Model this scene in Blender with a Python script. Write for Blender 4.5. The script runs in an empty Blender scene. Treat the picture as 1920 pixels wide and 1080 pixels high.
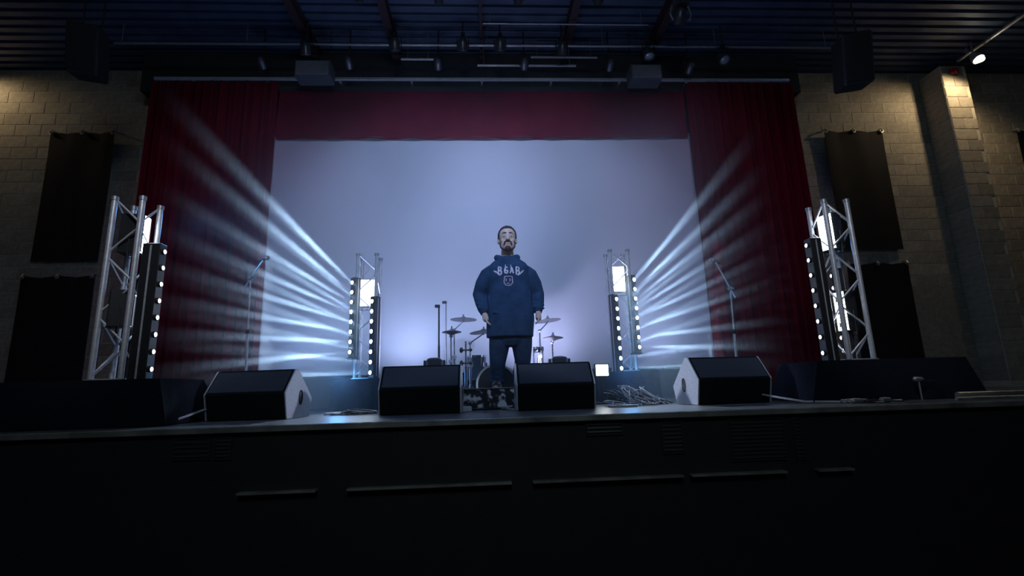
import bpy, bmesh, math, random
from mathutils import Vector, Matrix
random.seed(7)
R = math.radians
PI = math.pi
sc = bpy.context.scene
C = sc.collection

# ------------------------------------------------------------------ camera
FPX, TH, PS, RO, CH = 920.0, R(11.4), R(3.1), R(1.74), 0.22
fwd = Vector((math.sin(PS)*math.cos(TH), math.cos(PS)*math.cos(TH), math.sin(TH)))
r0 = Vector((math.cos(PS), -math.sin(PS), 0)); u0 = r0.cross(fwd)
rgt = r0*math.cos(RO) - u0*math.sin(RO); upv = u0*math.cos(RO) + r0*math.sin(RO)
EYE = Vector((0, 0, CH))
cd = bpy.data.cameras.new('camera'); cam = bpy.data.objects.new('camera', cd); C.objects.link(cam)
cd.sensor_width = 36; cd.lens = FPX/1920*36; cd.clip_start = .05; cd.clip_end = 100
cam.matrix_world = Matrix(((rgt.x, upv.x, -fwd.x, EYE.x), (rgt.y, upv.y, -fwd.y, EYE.y), (rgt.z, upv.z, -fwd.z, EYE.z), (0, 0, 0, 1)))
sc.camera = cam

def P(x, y, Y):
    """world point seen at photo pixel (x, y) on the plane at stage depth Y"""
    d = fwd*FPX + rgt*(x-960) + upv*(540-y)
    return EYE + d*(Y/d.y)

# ------------------------------------------------------------------ world, exposure
sc.view_settings.view_transform = 'Standard'; sc.view_settings.look = 'None'
sc.view_settings.exposure = 0.18; sc.view_settings.gamma = 1; sc.view_settings.use_curve_mapping = False
sc.cycles.use_denoising = True
sc.cycles.volume_bounces = 1
sc.cycles.max_bounces = 5
sc.cycles.diffuse_bounces = 3
sc.cycles.sample_clamp_indirect = 4
sc.cycles.sample_clamp_direct = 40
w = bpy.data.worlds.new('world'); sc.world = w; w.use_nodes = True
nt = w.node_tree; nt.nodes.clear()
out = nt.nodes.new('ShaderNodeOutputWorld'); bg = nt.nodes.new('ShaderNodeBackground')
bg.inputs[0].default_value = (0, 0, 0, 1); bg.inputs[1].default_value = 0
nt.links.new(bg.outputs[0], out.inputs['Surface'])

def lamp(name, kind, loc, energy, col, aim=None, **kw):
    ld = bpy.data.lights.new(name, kind); ld.energy = energy; ld.color = col
    for k, v in kw.items(): setattr(ld, k, v)
    o = bpy.data.objects.new(name, ld); C.objects.link(o); o.location = loc
    if aim is not None:
        o.rotation_euler = (Vector(aim)-Vector(loc)).to_track_quat('-Z', 'Y').to_euler()
    return o

BLUE = (.42, .58, 1.0); COOL = (.56, .76, 1.0); WARM = (1.0, .74, .42)
# uplights on the floor behind the wedges and rear platform, facing the screen
for x_, e_, c_ in ((-2.4, 22, (.34, .50, 1)), (-1.02, 60, (.50, .60, 1)), (.66, 92, (.60, .62, 1)), (2.3, 20, (.46, .52, 1))):
    lamp('uplight', 'SPOT', (x_, 6.30, .56), e_*.85, c_, (x_*1.15, 7.32, 2.4), spot_size=R(160), spot_blend=1, shadow_soft_size=.12)
# added unseen spots above the picture: wash on screen and curtains, and on the performer
for x_, tx, e_, c_ in ((-2.6, -3.6, 50, (.75, .45, 1)), (-.8, -.9, 300, (.44, .58, 1)), (.8, .9, 300, (.48, .59, 1)), (2.6, 3.6, 50, (.75, .45, 1))):
    lamp('par_or_fill_light', 'SPOT', (x_, 3.2, 5.3), e_*1.3, c_, (tx, 7.3, 2.45), spot_size=R(62), spot_blend=1, shadow_soft_size=.15)
lamp('par_or_fill_light', 'SPOT', (.3, 1.0, 4.3), 620, (.44, .60, 1), (.2, 5.3, 1.35), spot_size=R(24), spot_blend=1, shadow_soft_size=.1)
lamp('par_or_fill_light', 'SPOT', (-.3, 4.0, 5.3), 110, (.12, .42, 1), (.2, 6.3, .4), spot_size=R(75), spot_blend=1, shadow_soft_size=.2)  # unseen blue spot added to tint the haze at mid stage
# added neutral wash from unseen spots, picking out the two front truss towers
for x_, tx in ((-1.5, -3.1), (1.5, 3.5)):
    lamp('par_or_fill_light', 'SPOT', (x_, 1.6, 4.6), 270, (.85, .88, 1), (tx, 4.45, 1.3), spot_size=R(24), spot_blend=1, shadow_soft_size=.1)
# light from each front tower's panels falling on the far wedge's end panel
lamp('tower_spill', 'SPOT', (3.25, 4.62, 1.60), 420, (.72, .80, 1), (-1.74, 4.82, .2), spot_size=R(13), spot_blend=.8, shadow_soft_size=.1)
lamp('tower_spill', 'SPOT', (-2.80, 4.45, 1.60), 420, (.72, .80, 1), (1.95, 4.92, .2), spot_size=R(13), spot_blend=.8, shadow_soft_size=.1)
# weak unseen fill added behind the camera to lift the dark stage front
lamp('front_fill', 'AREA', (0, -2.5, 4.6), 45, (.7, .9, 1), (0, 3.7, -.6), size=1.5)
# warm wall lamps
LAMP_R = P(1833, 110, 6.8)
lamp('wall_lamp_light', 'SPOT', (LAMP_R.x-.02, LAMP_R.y+.02, LAMP_R.z-.10), 42, WARM, (7.6, 7.7, 3.2), spot_size=R(165), spot_blend=.6, shadow_soft_size=.05)
lamp('wall_lamp_light', 'SPOT', (-8.30, 7.2, 5.35), 20, WARM, (-8.1, 7.7, 4.3), spot_size=R(165), spot_blend=.6, shadow_soft_size=.05)

# ------------------------------------------------------------------ materials
def mat(name, col, rough=.6, metal=0, var=.15, scale=8, bump=0, spec=.5, rnd=0, emit=None, estr=0, stretch=(1, 1, 1), coat=0):
    m = bpy.data.materials.new(name); m.use_nodes = True
    n = m.node_tree.nodes; l = m.node_tree.links; b = n['Principled BSDF']
    b.inputs['Roughness'].default_value = rough; b.inputs['Metallic'].default_value = metal
    b.inputs['Specular IOR Level'].default_value = spec
    if coat: b.inputs['Coat Weight'].default_value = coat
    tc = n.new('ShaderNodeTexCoord'); mp = n.new('ShaderNodeMapping'); mp.inputs['Scale'].default_value = stretch
    nz = n.new('ShaderNodeTexNoise'); nz.inputs['Scale'].default_value = scale; nz.inputs['Detail'].default_value = 5
    l.new(tc.outputs['Object'], mp.inputs[0]); l.new(mp.outputs[0], nz.inputs['Vector'])
    mr = n.new('ShaderNodeMapRange'); mr.inputs['From Min'].default_value = .3; mr.inputs['From Max'].default_value = .7
    mr.inputs['To Min'].default_value = 1-var; mr.inputs['To Max'].default_value = 1+var
    l.new(nz.outputs['Fac'], mr.inputs['Value'])
    last = mr.outputs[0]
    if rnd:
        oi = n.new('ShaderNodeObjectInfo'); m2 = n.new('ShaderNodeMapRange')
        m2.inputs['To Min'].default_value = 1-rnd; m2.inputs['To Max'].default_value = 1+rnd
        l.new(oi.outputs['Random'], m2.inputs['Value'])
        mu = n.new('ShaderNodeMath'); mu.operation = 'MULTIPLY'; l.new(last, mu.inputs[0]); l.new(m2.outputs[0], mu.inputs[1]); last = mu.outputs[0]
    vm = n.new('ShaderNodeVectorMath'); vm.operation = 'SCALE'; vm.inputs[0].default_value = col
    l.new(last, vm.inputs['Scale']); l.new(vm.outputs[0], b.inputs['Base Color'])
    if bump:
        bp = n.new('ShaderNodeBump'); bp.inputs['Strength'].default_value = bump; bp.inputs['Distance'].default_value = .01
        l.new(nz.outputs['Fac'], bp.inputs['Height']); l.new(bp.outputs[0], b.inputs['Normal'])
    if emit:
        b.inputs['Emission Color'].default_value = (*emit, 1); b.inputs['Emission Strength'].default_value = estr
    return m
M = dict(
    block=mat('painted_block', (.30, .27, .22), .75, var=.22, scale=14, bump=.5, rnd=.16),
    mortar=mat('mortar', (.50, .46, .38), .9, var=.1, scale=20, bump=.3),
    dark_wall=mat('dark_wall', (.03, .03, .035), .85, bump=.2),
    deck=mat('steel_deck', (.07, .10, .17), .5, metal=.3, var=.2, scale=3),
    joist=mat('joist_paint', (.028, .014, .02), .6),
    black=mat('black_paint', (.02, .02, .022), .5, bump=.1, scale=60),
    carpet=mat('black_carpet', (.010, .012, .016), .85, bump=.4, scale=160, spec=.15),
    wedge_face=mat('wedge_grille', (.050, .062, .095), .8, bump=.5, scale=220, spec=.2),
    wedge_end=mat('wedge_end_paint', (.50, .52, .60), .5, bump=.2, scale=90),
    stage=mat('stage_deck', (.11, .11, .12), .32, var=.35, scale=5, bump=.1),
    stage_front=mat('stage_front', (.012, .013, .014), .7),
    trim=mat('worn_trim', (.45, .43, .40), .4, metal=.7, var=.5, scale=4),
    red=mat('red_velour', (.20, .005, .018), .85, var=.25, scale=20, bump=.15, stretch=(6, 6, .5), spec=.15),
    valance=mat('red_valance', (.24, .008, .03), .85, var=.12, scale=3, bump=.1, spec=.15),
    screen=mat('screen_vinyl', (.45, .47, .52), .8, var=.03, scale=.8, spec=.2),
    alu=mat('aluminium', (.62, .63, .68), .38, metal=.55, var=.12, scale=30),
    chrome=mat('chrome', (.75, .76, .8), .16, metal=1, var=.06),
    brass=mat('cymbal_bronze', (.20, .18, .20), .4, metal=.8, var=.2, scale=30),
    drumshell=mat('drum_shell', (.05, .09, .16), .25, var=.15, coat=.5),
    drumhead_black=mat('drum_head_black', (.02, .018, .02), .4),
    drumhead=mat('drum_head', (.5, .5, .52), .5),
    hoop=mat('drum_hoop', (.78, .72, .64), .4),
    plastic=mat('black_plastic', (.018, .019, .022), .35, var=.1),
    fabric=mat('black_drape', (.008, .011, .02), .9, bump=.3, scale=40, spec=.12),
    banner=mat('black_banner', (.022, .023, .024), .75, bump=.2, scale=4),
    eyelet=mat('eyelet_steel', (.6, .58, .52), .35, metal=.8),
    lens=mat('lit_lens', (.9, .9, .9), .3, emit=(.86, .94, 1), estr=9),
    lens_dim=mat('lit_lens_dim', (.9, .9, .9), .3, emit=(.95, .96, 1), estr=4),
    panel=mat('lit_panel', (.9, .9, .9), .3, emit=(.90, .97, 1), estr=9),
    panel_blue=mat('lit_panel_cool', (.9, .9, .9), .3, emit=(.80, .92, 1), estr=16),
    warm_lens=mat('lit_warm_lens', (.9, .9, .9), .3, emit=(1, .86, .60), estr=30),
    par=mat('par_can', (.10, .10, .12), .35, metal=.6),
    parlens=mat('par_glass', (.35, .37, .45), .15, metal=.4),
    steel=mat('grey_steel', (.40, .41, .45), .4, metal=.7),
    grey=mat('grey_cabinet', (.07, .08, .10), .55),
    hoodie=mat('navy_hoodie', (.022, .050, .105), .85, var=.25, scale=9, bump=.35, spec=.2),
    jeans=mat('dark_jeans', (.018, .036, .075), .8, var=.25, scale=14, bump=.3, spec=.2),
    skin=mat('skin', (.66, .47, .40), .55, var=.07, scale=20),
    hair=mat('brown_hair', (.055, .022, .022), .7, var=.3, scale=60, bump=.6),
    printm=mat('pale_print', (.66, .58, .68), .7, var=.2, scale=50),
    printr=mat('pink_print', (.50, .36, .46), .7, var=.2, scale=50),
    shoe=mat('shoe', (.03, .03, .035), .5), sole=mat('pale_sole', (.45, .43, .4), .6),
    eyew=mat('eye_white', (.36, .34, .34), .3), eyed=mat('eye_dark', (.02, .015, .02), .2),
    cable=mat('black_cable', (.03, .03, .035), .4), cable_w=mat('grey_cable', (.48, .48, .54), .4),
    redbox=mat('alarm_red', (.35, .02, .03), .4),
    slat=mat('vent_slat', (.06, .065, .07), .4, metal=.6),
)
# splattered box front
def splat():
    m = bpy.data.materials.new('scuffed_case'); m.use_nodes = True
    n = m.node_tree.nodes; l = m.node_tree.links; b = n['Principled BSDF']
    tc = n.new('ShaderNodeTexCoord'); nz = n.new('ShaderNodeTexNoise'); nz.inputs['Scale'].default_value = 13; nz.inputs['Detail'].default_value = 3
    cr = n.new('ShaderNodeValToRGB'); e = cr.color_ramp.elements
    e[0].position = .50; e[0].color = (.015, .017, .025, 1); e[1].position = .60; e[1].color = (.70, .72, .80, 1)
    l.new(tc.outputs['Object'], nz.inputs['Vector']); l.new(nz.outputs['Fac'], cr.inputs[0]); l.new(cr.outputs[0], b.inputs['Base Color'])
    b.inputs['Roughness'].default_value = .35; return m
M['splat'] = splat()

# ------------------------------------------------------------------ helpers
def bx(bm, x0, x1, y0, y1, z0, z1, bev=0):
    g = bmesh.ops.create_cube(bm, size=1, matrix=Matrix.Translation(((x0+x1)/2, (y0+y1)/2, (z0+z1)/2)) @ Matrix.Diagonal((x1-x0, y1-y0, z1-z0, 1)))
    if bev:
        es = set(e for v in g['verts'] for e in v.link_edges)
        bmesh.ops.bevel(bm, geom=list(es), offset=bev, segments=1, affect='EDGES')
def box(x0, x1, y0, y1, z0, z1, bev=0):
    bm = bmesh.new(); bx(bm, x0, x1, y0, y1, z0, z1, bev); return bm
def frame_at(d):
    d = Vector(d).normalized(); a = Vector((0, 0, 1)) if abs(d.z) < .9 else Vector((1, 0, 0))
    u = d.cross(a).normalized(); return u, d.cross(u).normalized()
def sweep(bm, pts, rad, n=10, cap='flat', ell=None):
    """tube through pts with per-point radii; ell=(sx, sy) ring scale in x / y world axes for upright lofts"""
    pts = [Vector(p) for p in pts]
    if not hasattr(rad, '__len__'): rad = [rad]*len(pts)
    P2, R2 = list(pts), list(rad)
    if cap == 'round':
        d0 = (pts[0]-pts[1]).normalized(); d1 = (pts[-1]-pts[-2]).normalized(); r_, s_ = rad[0], rad[-1]
        P2 = [pts[0]+d0*r_*k for k in (.97, .7, .38)] + P2 + [pts[-1]+d1*s_*k for k in (.38, .7, .97)]
        R2 = [r_*k for k in (.24, .71, .92)] + R2 + [s_*k for k in (.92, .71, .24)]
    rings = []; u = None
    for i, p in enumerate(P2):
        a = P2[max(i-1, 0)]; b = P2[min(i+1, len(P2)-1)]; d = (b-a).normalized()
        if u is None: u, v = frame_at(d)
        else:
            u = (u - d*u.dot(d)).normalized(); v = d.cross(u).normalized()
        rings.append([bm.verts.new(p + (u*math.cos(2*PI*k/n) + v*math.sin(2*PI*k/n))*R2[i]) for k in range(n)])
    for a, b in zip(rings, rings[1:]):
        for k in range(n): bm.faces.new((a[k], a[(k+1) % n], b[(k+1) % n], b[k]))
    bm.faces.new(rings[0][::-1]); bm.faces.new(rings[-1])
def loft(bm, rings, n=28, power=2.3):
    """horizontal superellipse rings: (cx, cy, z, rx, ry)"""
    rs = []
    for cx, cy, z, rx, ry in rings:
        ring = []
        for k in range(n):
            t = 2*PI*k/n; c, s = math.cos(t), math.sin(t)
            ring.append(bm.verts.new((cx + rx*math.copysign(abs(c)**(2/power), c), cy + ry*math.copysign(abs(s)**(2/power), s), z)))
        rs.append(ring)
    for a, b in zip(rs, rs[1:]):
        for k in range(n): bm.faces.new((a[k], a[(k+1) % n], b[(k+1) % n], b[k]))
    bm.faces.new(rs[0][::-1]); bm.faces.new(rs[-1])
def lathe(bm, prof, n=32, mtx=None):
    """prof = [(r, h)] around z"""
    mtx = mtx or Matrix.Identity(4); rs = []
    for r_, h in prof:
        rs.append([bm.verts.new(mtx @ Vector((r_*math.cos(2*PI*k/n), r_*math.sin(2*PI*k/n), h))) for k in range(n)])
    for a, b in zip(rs, rs[1:]):
        for k in range(n): bm.faces.new((a[k], a[(k+1) % n], b[(k+1) % n], b[k]))
    if len(prof) >= 4 and abs(prof[0][0]-prof[-1][0]) < 1e-6:      # ring profile: close it on itself
        for k in range(n): bm.faces.new((rs[-1][k], rs[-1][(k+1) % n], rs[0][(k+1) % n], rs[0][k]))
    else: bm.faces.new(rs[0][::-1]); bm.faces.new(rs[-1])
def ball(bm, c, r, sx=1, sy=1, sz=1, n=12):
    bmesh.ops.create_uvsphere(bm, u_segments=n, v_segments=max(6, n*2//3), radius=r, matrix=Matrix.Translation(c) @ Matrix.Diagonal((sx, sy, sz, 1)))
def obj(name, bm, m, parent=None, smooth=False, loc=None):
    bmesh.ops.recalc_face_normals(bm, faces=bm.faces)
    me = bpy.data.meshes.new(name); bm.to_mesh(me); bm.free(); me.materials.append(M[m] if isinstance(m, str) else m)
    if smooth:
        for p in me.polygons: p.use_smooth = True
        try: me.set_sharp_from_angle(angle=R(38))
        except Exception: pass
    o = bpy.data.objects.new(name, me); C.objects.link(o)
    if parent is not None: o.parent = parent
    if loc is not None: o.location = loc
    return o
def share(o, parent, loc=(0, 0, 0), rot=(0, 0, 0), name=None):
    c = o.copy(); C.objects.link(c); c.parent = parent; c.location = loc; c.rotation_euler = rot
    if name: c.name = name
    return c
def tag(o, label, cat, group=None, kind=None):
    if label: o['label'] = label
    if cat: o['category'] = cat
    if group: o['group'] = group
    if kind: o['kind'] = kind
    return o
def thing(name, label, cat, loc=(0, 0, 0), rz=0, group=None):
    o = bpy.data.objects.new(name, None); C.objects.link(o); o.location = loc; o.rotation_euler = (0, 0, rz); o.empty_display_size = .1
    return tag(o, label, cat, group)
def struct(name, bm, m, parent=None, label=None):
    o = obj(name, bm, m, parent)
    if parent is None: o['kind'] = 'structure'
    if label: o['label'] = label
    return o
def remesh(name, bm, m, parent, voxel, smooth_it=4):
    """union of overlapping closed lofts into one continuous skin"""
    bmesh.ops.recalc_face_normals(bm, faces=bm.faces)
    me = bpy.data.meshes.new(name+'_src'); bm.to_mesh(me); bm.free()
    o = bpy.data.objects.new(name+'_src', me); C.objects.link(o)
    r_ = o.modifiers.new('r', 'REMESH'); r_.mode = 'VOXEL'; r_.voxel_size = voxel
    s_ = o.modifiers.new('s', 'SMOOTH'); s_.iterations = smooth_it; s_.factor = .5
    dg = bpy.context.evaluated_depsgraph_get(); dg.update()
    me2 = bpy.data.meshes.new_from_object(o.evaluated_get(dg)); me2.name = name
    bpy.data.objects.remove(o); bpy.data.meshes.remove(me)
    me2.materials.clear(); me2.materials.append(M[m])
    for p in me2.polygons: p.use_smooth = True
    q = bpy.data.objects.new(name, me2); C.objects.link(q); q.parent = parent; return q

# ------------------------------------------------------------------ the hall shell
CEIL, BACK, EDGE, PIT = 5.65, 7.70, 3.77, -1.35
XL, XR, YF = -11.0, 11.0, -6.0
struct('floor', box(XL, XR, YF, EDGE, PIT-.1, PIT), 'dark_wall', label='black floor of the hall below the stage front')
struct('wall_left', box(XL-.1, XL, YF, BACK, PIT, CEIL), 'dark_wall')
struct('wall_right', box(XR, XR+.1, YF, BACK, PIT, CEIL), 'dark_wall')
struct('wall_front', box(XL, XR, YF-.1, YF, PIT, CEIL), 'dark_wall')
# corrugated steel roof deck, ribs along X
bm = bmesh.new(); ys = []; y = YF
prof = []
while y < BACK+.05:
    prof += [(y, CEIL), (y+.09, CEIL), (y+.105, CEIL+.04), (y+.15, CEIL+.04)]; y += .165
va = [bm.verts.new((XL, a, b)) for a, b in prof]; vb = [bm.verts.new((XR, a, b)) for a, b in prof]
for i in range(len(prof)-1): bm.faces.new((va[i], va[i+1], vb[i+1], vb[i]))
bx(bm, XL, XR, YF, BACK, CEIL+.05, CEIL+.1)
struct('ceiling', bm, 'deck', label='dark corrugated steel roof deck above the stage')

# block walls either side: mortar sheet with individual blocks standing proud
def block_wall(name, xa, xb, za, zb, y, label, mesh_src, limit=300, hidden=()):
    wl = struct(name, box(xa, xb, y, y+.25, za, zb), 'mortar', label=label)
    rows = int((zb-za)/.2)+1; lst = []
    for r_ in range(rows):
        z = zb-.2*(r_+1)+.1
        if z < za+.09: break
        off = .2 if r_ % 2 else 0
        x = xa-.4+off
        while x < xb:
            c = x+.2
            if c-.2 >= xa-.01 and c+.2 <= xb+.01: lst.append((c, z, 0))
            elif xa < c+.19 and c-.19 < xb:
                a = max(c-.2, xa); b = min(c+.2, xb)
                if b-a > .08: lst.append(((a+b)/2, z, (b-a)))
            x += .4
    vis = [q for q in lst if not any(h[0] < q[0]-.2 and q[0]+.2 < h[1] and h[2] < q[1] < h[3] for h in hidden)]
    rest = [q for q in lst if q not in vis]
    vis.sort(key=lambda q: -q[1]); one, more = vis[:limit], vis[limit:]
    for c, z, wd in one:
        b = mesh_src.copy(); C.objects.link(b); b.parent = wl; b.location = (c, y, z); b.name = 'concrete_block'
        if wd: b.scale = ((wd-.008)/.392, 1, 1)
    if more or rest:
        bm = bmesh.new()
        for c, z, wd in more+rest:
            h = (wd or .4)/2-.004; bx(bm, c-h, c+h, y-.005, y+.02, z-.095, z+.095)
        s = obj('block_courses', bm, 'block', wl); s['kind'] = 'stuff'
    return wl
src = obj('concrete_block_source', box(-.195, .195, -.005, .02, -.095, .095, .003), 'block')
BANN_L = (-7.0, -5.95, 0, 4.5); BANN_R = (5.95, 7.05, 0, 4.5)
block_wall('wall_back_left', -9.0, -4.6, 0, CEIL, BACK, 'painted concrete block wall left of the red curtain', src, hidden=(BANN_L,))
block_wall('wall_back_right', 4.6, 11.0, 0, CEIL, BACK, 'painted concrete block wall right of the red curtain', src, hidden=(BANN_R,))
struct('wall_back_center', box(-4.6, 4.6, BACK, BACK+.25, 0, CEIL), 'dark_wall')
struct('wall_back_corner', box(XL, -9.0, BACK, BACK+.25, 0, CEIL), 'dark_wall')
# block pier on the right, blocks on its front and left faces
pier = struct('wall_pier_right', box(7.985, 8.44, 7.26, BACK-.013, 0, CEIL-.16), 'mortar', label='block pier standing out from the wall under the warm lamp')
bm = box(-.1, .1, -.006, .012, -.095, .095, .003); half = obj('concrete_block_half', bm, 'block')
k = 0; z = CEIL-.16-.1
while z > .1:
    cuts = (7.985, 8.385, 8.44) if k % 2 == 0 else (7.985, 8.185, 8.44)
    for a, b in zip(cuts, cuts[1:]):
        if b-a > .07:
            q = half.copy(); C.objects.link(q); q.parent = pier; q.location = ((a+b)/2, 7.258, z); q.scale = ((b-a-.008)/.2, 1, 1); q.name = 'concrete_block'
    q = half.copy(); C.objects.link(q); q.parent = pier; q.location = (7.983, 7.475, z); q.rotation_euler = (0, 0, -PI/2); q.scale = (.41/.2, 1, 1); q.name = 'concrete_block'
    z -= .2; k += 1
bpy.data.objects.remove(src); bpy.data.objects.remove(half)
# dark sheet standing in for the unlit space above the curtain track
struct('wall_dark_gap', box(-5.4, 5.4, 7.25, 7.45, 4.98, CEIL), 'dark_wall', label='dark sheet for the unlit space above the curtain track')

# thin theatrical haze standing over the stage
hm = bpy.data.materials.new('stage_haze'); hm.use_nodes = True; hn = hm.node_tree; hn.nodes.clear()
ho = hn.nodes.new('ShaderNodeOutputMaterial'); vs = hn.nodes.new('ShaderNodeVolumeScatter')
vs.inputs['Color'].default_value = (.72, .87, 1, 1); vs.inputs['Anisotropy'].default_value = .1  # bluish scatter colour carries the blue of the stage light
def hnode(kind, **kw):
    q = hn.nodes.new(kind)
    for k_, v_ in kw.items(): setattr(q, k_, v_)
    return q
def hmath(op, a_, b_=None):
    q = hnode('ShaderNodeMath', operation=op)
    for i_, v_ in enumerate((a_, b_)):
        if v_ is None: continue
        if isinstance(v_, (int, float)): q.inputs[i_].default_value = v_
        else: hn.links.new(v_, q.inputs[i_])
    return q.outputs[0]
def hramp(v_, a_, b_):
    q = hnode('ShaderNodeMapRange', interpolation_type='SMOOTHSTEP'); q.inputs['From Min'].default_value = a_; q.inputs['From Max'].default_value = b_
    hn.links.new(v_, q.inputs['Value']); return q.outputs[0]
htc = hnode('ShaderNodeTexCoord'); hs = hnode('ShaderNodeSeparateXYZ'); hn.links.new(htc.outputs['Object'], hs.inputs[0])
ax = hmath('ABSOLUTE', hs.outputs['X'])
bank = hmath('MULTIPLY', hmath('MULTIPLY', hramp(ax, 1.0, 2.4), hmath('SUBTRACT', 1.0, hramp(ax, 2.0, 3.0))), hmath('SUBTRACT', 1.0, hramp(hmath('SUBTRACT', hs.outputs['Z'], hmath('MULTIPLY', hs.outputs['X'], .18)), 2.45, 3.5)))
bank = hmath('MULTIPLY', bank, hmath('SUBTRACT', 1.0, hmath('MULTIPLY', hramp(hs.outputs['X'], -2.0, 2.0), .3)))
hz = hnode('ShaderNodeTexNoise'); hz.inputs['Scale'].default_value = 1.3; hz.inputs['Detail'].default_value = 2; hn.links.new(htc.outputs['Object'], hz.inputs['Vector'])
bank = hmath('MULTIPLY', bank, hmath('ADD', .3, hmath('MULTIPLY', hz.outputs['Fac'], 1.4)))
thin = hmath('MULTIPLY', hmath('SUBTRACT', 1.0, hramp(hs.outputs['Z'], 2.4, 4.3)), .05)
thin = hmath('MULTIPLY', thin, hmath('SUBTRACT', 1.0, hramp(ax, 2.2, 3.7)))
hn.links.new(hmath('ADD', hmath('MULTIPLY', bank, .19), thin), vs.inputs['Density'])   # haze banks at both sides of the stage, shaped so the beams fade out
hn.links.new(vs.outputs[0], ho.inputs['Volume'])
tag(obj('haze', box(-5.3, 5.3, 4.92, 7.20, .012, 4.93), hm), 'thin stage haze tinted for the blue light, hanging in front of the screen', 'haze', kind='stuff')

# roof joists running front to back
for px in (742, 902, 1058, 1215, 590):
    X = P(px, 88, 7.0).x; t = thing('roof_joist', 'dark red steel roof joist overhead, %s' % {742: 'meeting the lamp left of the screen centre', 902: 'thin one nearest the screen centre', 1058: 'right of the screen centre', 1215: 'furthest right above the grey cabinet', 590: 'furthest left above the screen corner'}[px], 'joist', (X, 0, 0), 0, 'roof joists')
    hw = .02 if px == 902 else .055
    obj('flange', box(-hw, hw, 2.0, 7.24, CEIL-.20, CEIL-.185), 'joist', t)
    obj('web', box(-.012, .012, 2.0, 7.24, CEIL-.186, CEIL-.015), 'joist', t)
    obj('top_flange', box(-hw, hw, 2.0, 7.24, CEIL-.016, CEIL-.003), 'joist', t)

# ------------------------------------------------------------------ the stage
stage = struct('stage', box(-9.5, 9.5, EDGE, BACK, -.05, 0), 'stage', label='black stage deck worn along its edge')
bm = bmesh.new(); bx(bm, -9.5, 9.5, EDGE+.03, EDGE+.09, PIT, -.05); struct('stage_front', bm, 'stage_front', label='black front face of the stage')
struct('trim_1', box(-9.5, 9.5, EDGE-.02, EDGE+.01, -.045, -.002, .004), 'trim', label='worn metal nosing along the stage edge')
# lower ledge rail pieces on the stage front
for a, b in ((440, 590), (648, 960), (1000, 1285), (1300, 1480), (1540, 1607)):
    ya = 921-.030*(a-440); yb = 921-.030*(b-440)
    p, q = P(a, ya, 3.72), P(b, yb, 3.72); zz = (P(440, 921, 3.72).z + P(1607, 886, 3.72).z)/2
    struct('trim_2', box(p.x, q.x, 3.735, 3.80, zz-.012, zz+.004, .002), 'trim', label='thin metal ledge strip low on the stage front')
# vent grilles in the stage front
for x0, x1, y0, y1, lab in ((325, 392, 812, 862, 'left of a pair under the left wedge'), (403, 432, 812, 862, 'narrow right one of a pair under the left wedge'), (1098, 1170, 790, 815, 'right of the centre wedges'),
                            (1238, 1285, 788, 850, 'under the right wedge, narrow'), (1365, 1478, 782, 862, 'wide one under the right edge of the right wedge'), (1484, 1512, 782, 862, 'narrow one beneath the right draped case')):
    p = P(x0, y0, 3.79); q = P(x1, y1, 3.79); zt = min(p.z, -.06); zb = q.z
    t = thing('vent_grille', 'black stage-front vent, '+lab, 'vent', ((p.x+q.x)/2, EDGE+.03, zb), 0, 'vents in the stage front'); W = (q.x-p.x)/2; Hh = zt-zb
    bm = bmesh.new(); bx(bm, -W, W, -.012, 0, 0, .012); bx(bm, -W, W, -.012, 0, Hh-.012, Hh); bx(bm, -W, -W+.012, -.012, 0, .012, Hh-.012); bx(bm, W-.012, W, -.012, 0, .012, Hh-.012)
    obj('vent_frame', bm, 'slat', t)
    ns = max(2, int(Hh/.028)); s0 = None
    for i in range(ns):
        if s0 is None:
            bm = bmesh.new(); bx(bm, -W+.013, W-.013, -.008, -.001, -.006, .006); s0 = obj('slat', bm, 'slat', t); s0.rotation_euler = (R(-28), 0, 0); s0.location = (0, 0, .024)
        else:
            share(s0, t, (0, 0, .024+i*(Hh-.04)/(ns-1)), (R(-28), 0, 0), 'slat')

# ------------------------------------------------------------------ screen, curtain, track
t = thing('projection_screen', 'large pale blue-lit white screen framed by the red curtain', 'screen', (0, 7.015, 0))
obj('screen_sheet', box(-3.25, 3.34, 0, .01, .08, 4.05), 'screen', t)
bm = bmesh.new(); sweep(bm, [(-3.27, .03, 4.08), (3.36, .03, 4.08)], .025, 10); sweep(bm, [(-3.27, .03, .06), (3.36, .03, .06)], .02, 10)
obj('screen_batten', bm, 'alu', t)
def drape(x0, x1, z0, z1, amp, wl, seed, y=0, th=.012, gather=1.0):
    rr = random.Random(seed); bm = bmesh.new(); n = int((x1-x0)/wl*12); nz = 16; cols = []
    ph = [rr.uniform(-.9, .9) for _ in range(int((x1-x0)/wl)+3)]
    for i in range(n+1):
        u = i/n; x = x0+(x1-x0)*u; k = u*(x1-x0)/wl; kk = int(k); f_ = k-kk; p_ = ph[kk]*(1-f_)+ph[kk+1]*f_; col = []
        for j in range(nz+1):
            v = j/nz; a = amp*(1-.35*v)
            yy = y + a*math.sin(2*PI*k+p_*(1+.4*v)) + .35*a*math.sin(4.7*k+seed+v*1.3)
            xx = x + .012*math.sin(2*PI*k*.5+v*3+seed)
            col.append(bm.verts.new((xx, yy, z0+(z1-z0)*v)))
        cols.append(col)
    for a, b in zip(cols, cols[1:]):
        for j in range(nz): bm.faces.new((a[j], b[j], b[j+1], a[j+1]))
    g = bmesh.ops.solidify(bm, geom=bm.faces[:], thickness=th); return bm
t = thing('stage_curtain', 'tall pleated dark red curtain left of the screen', 'curtain', (0, 6.935, 0), 0, 'red stage curtains')
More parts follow.
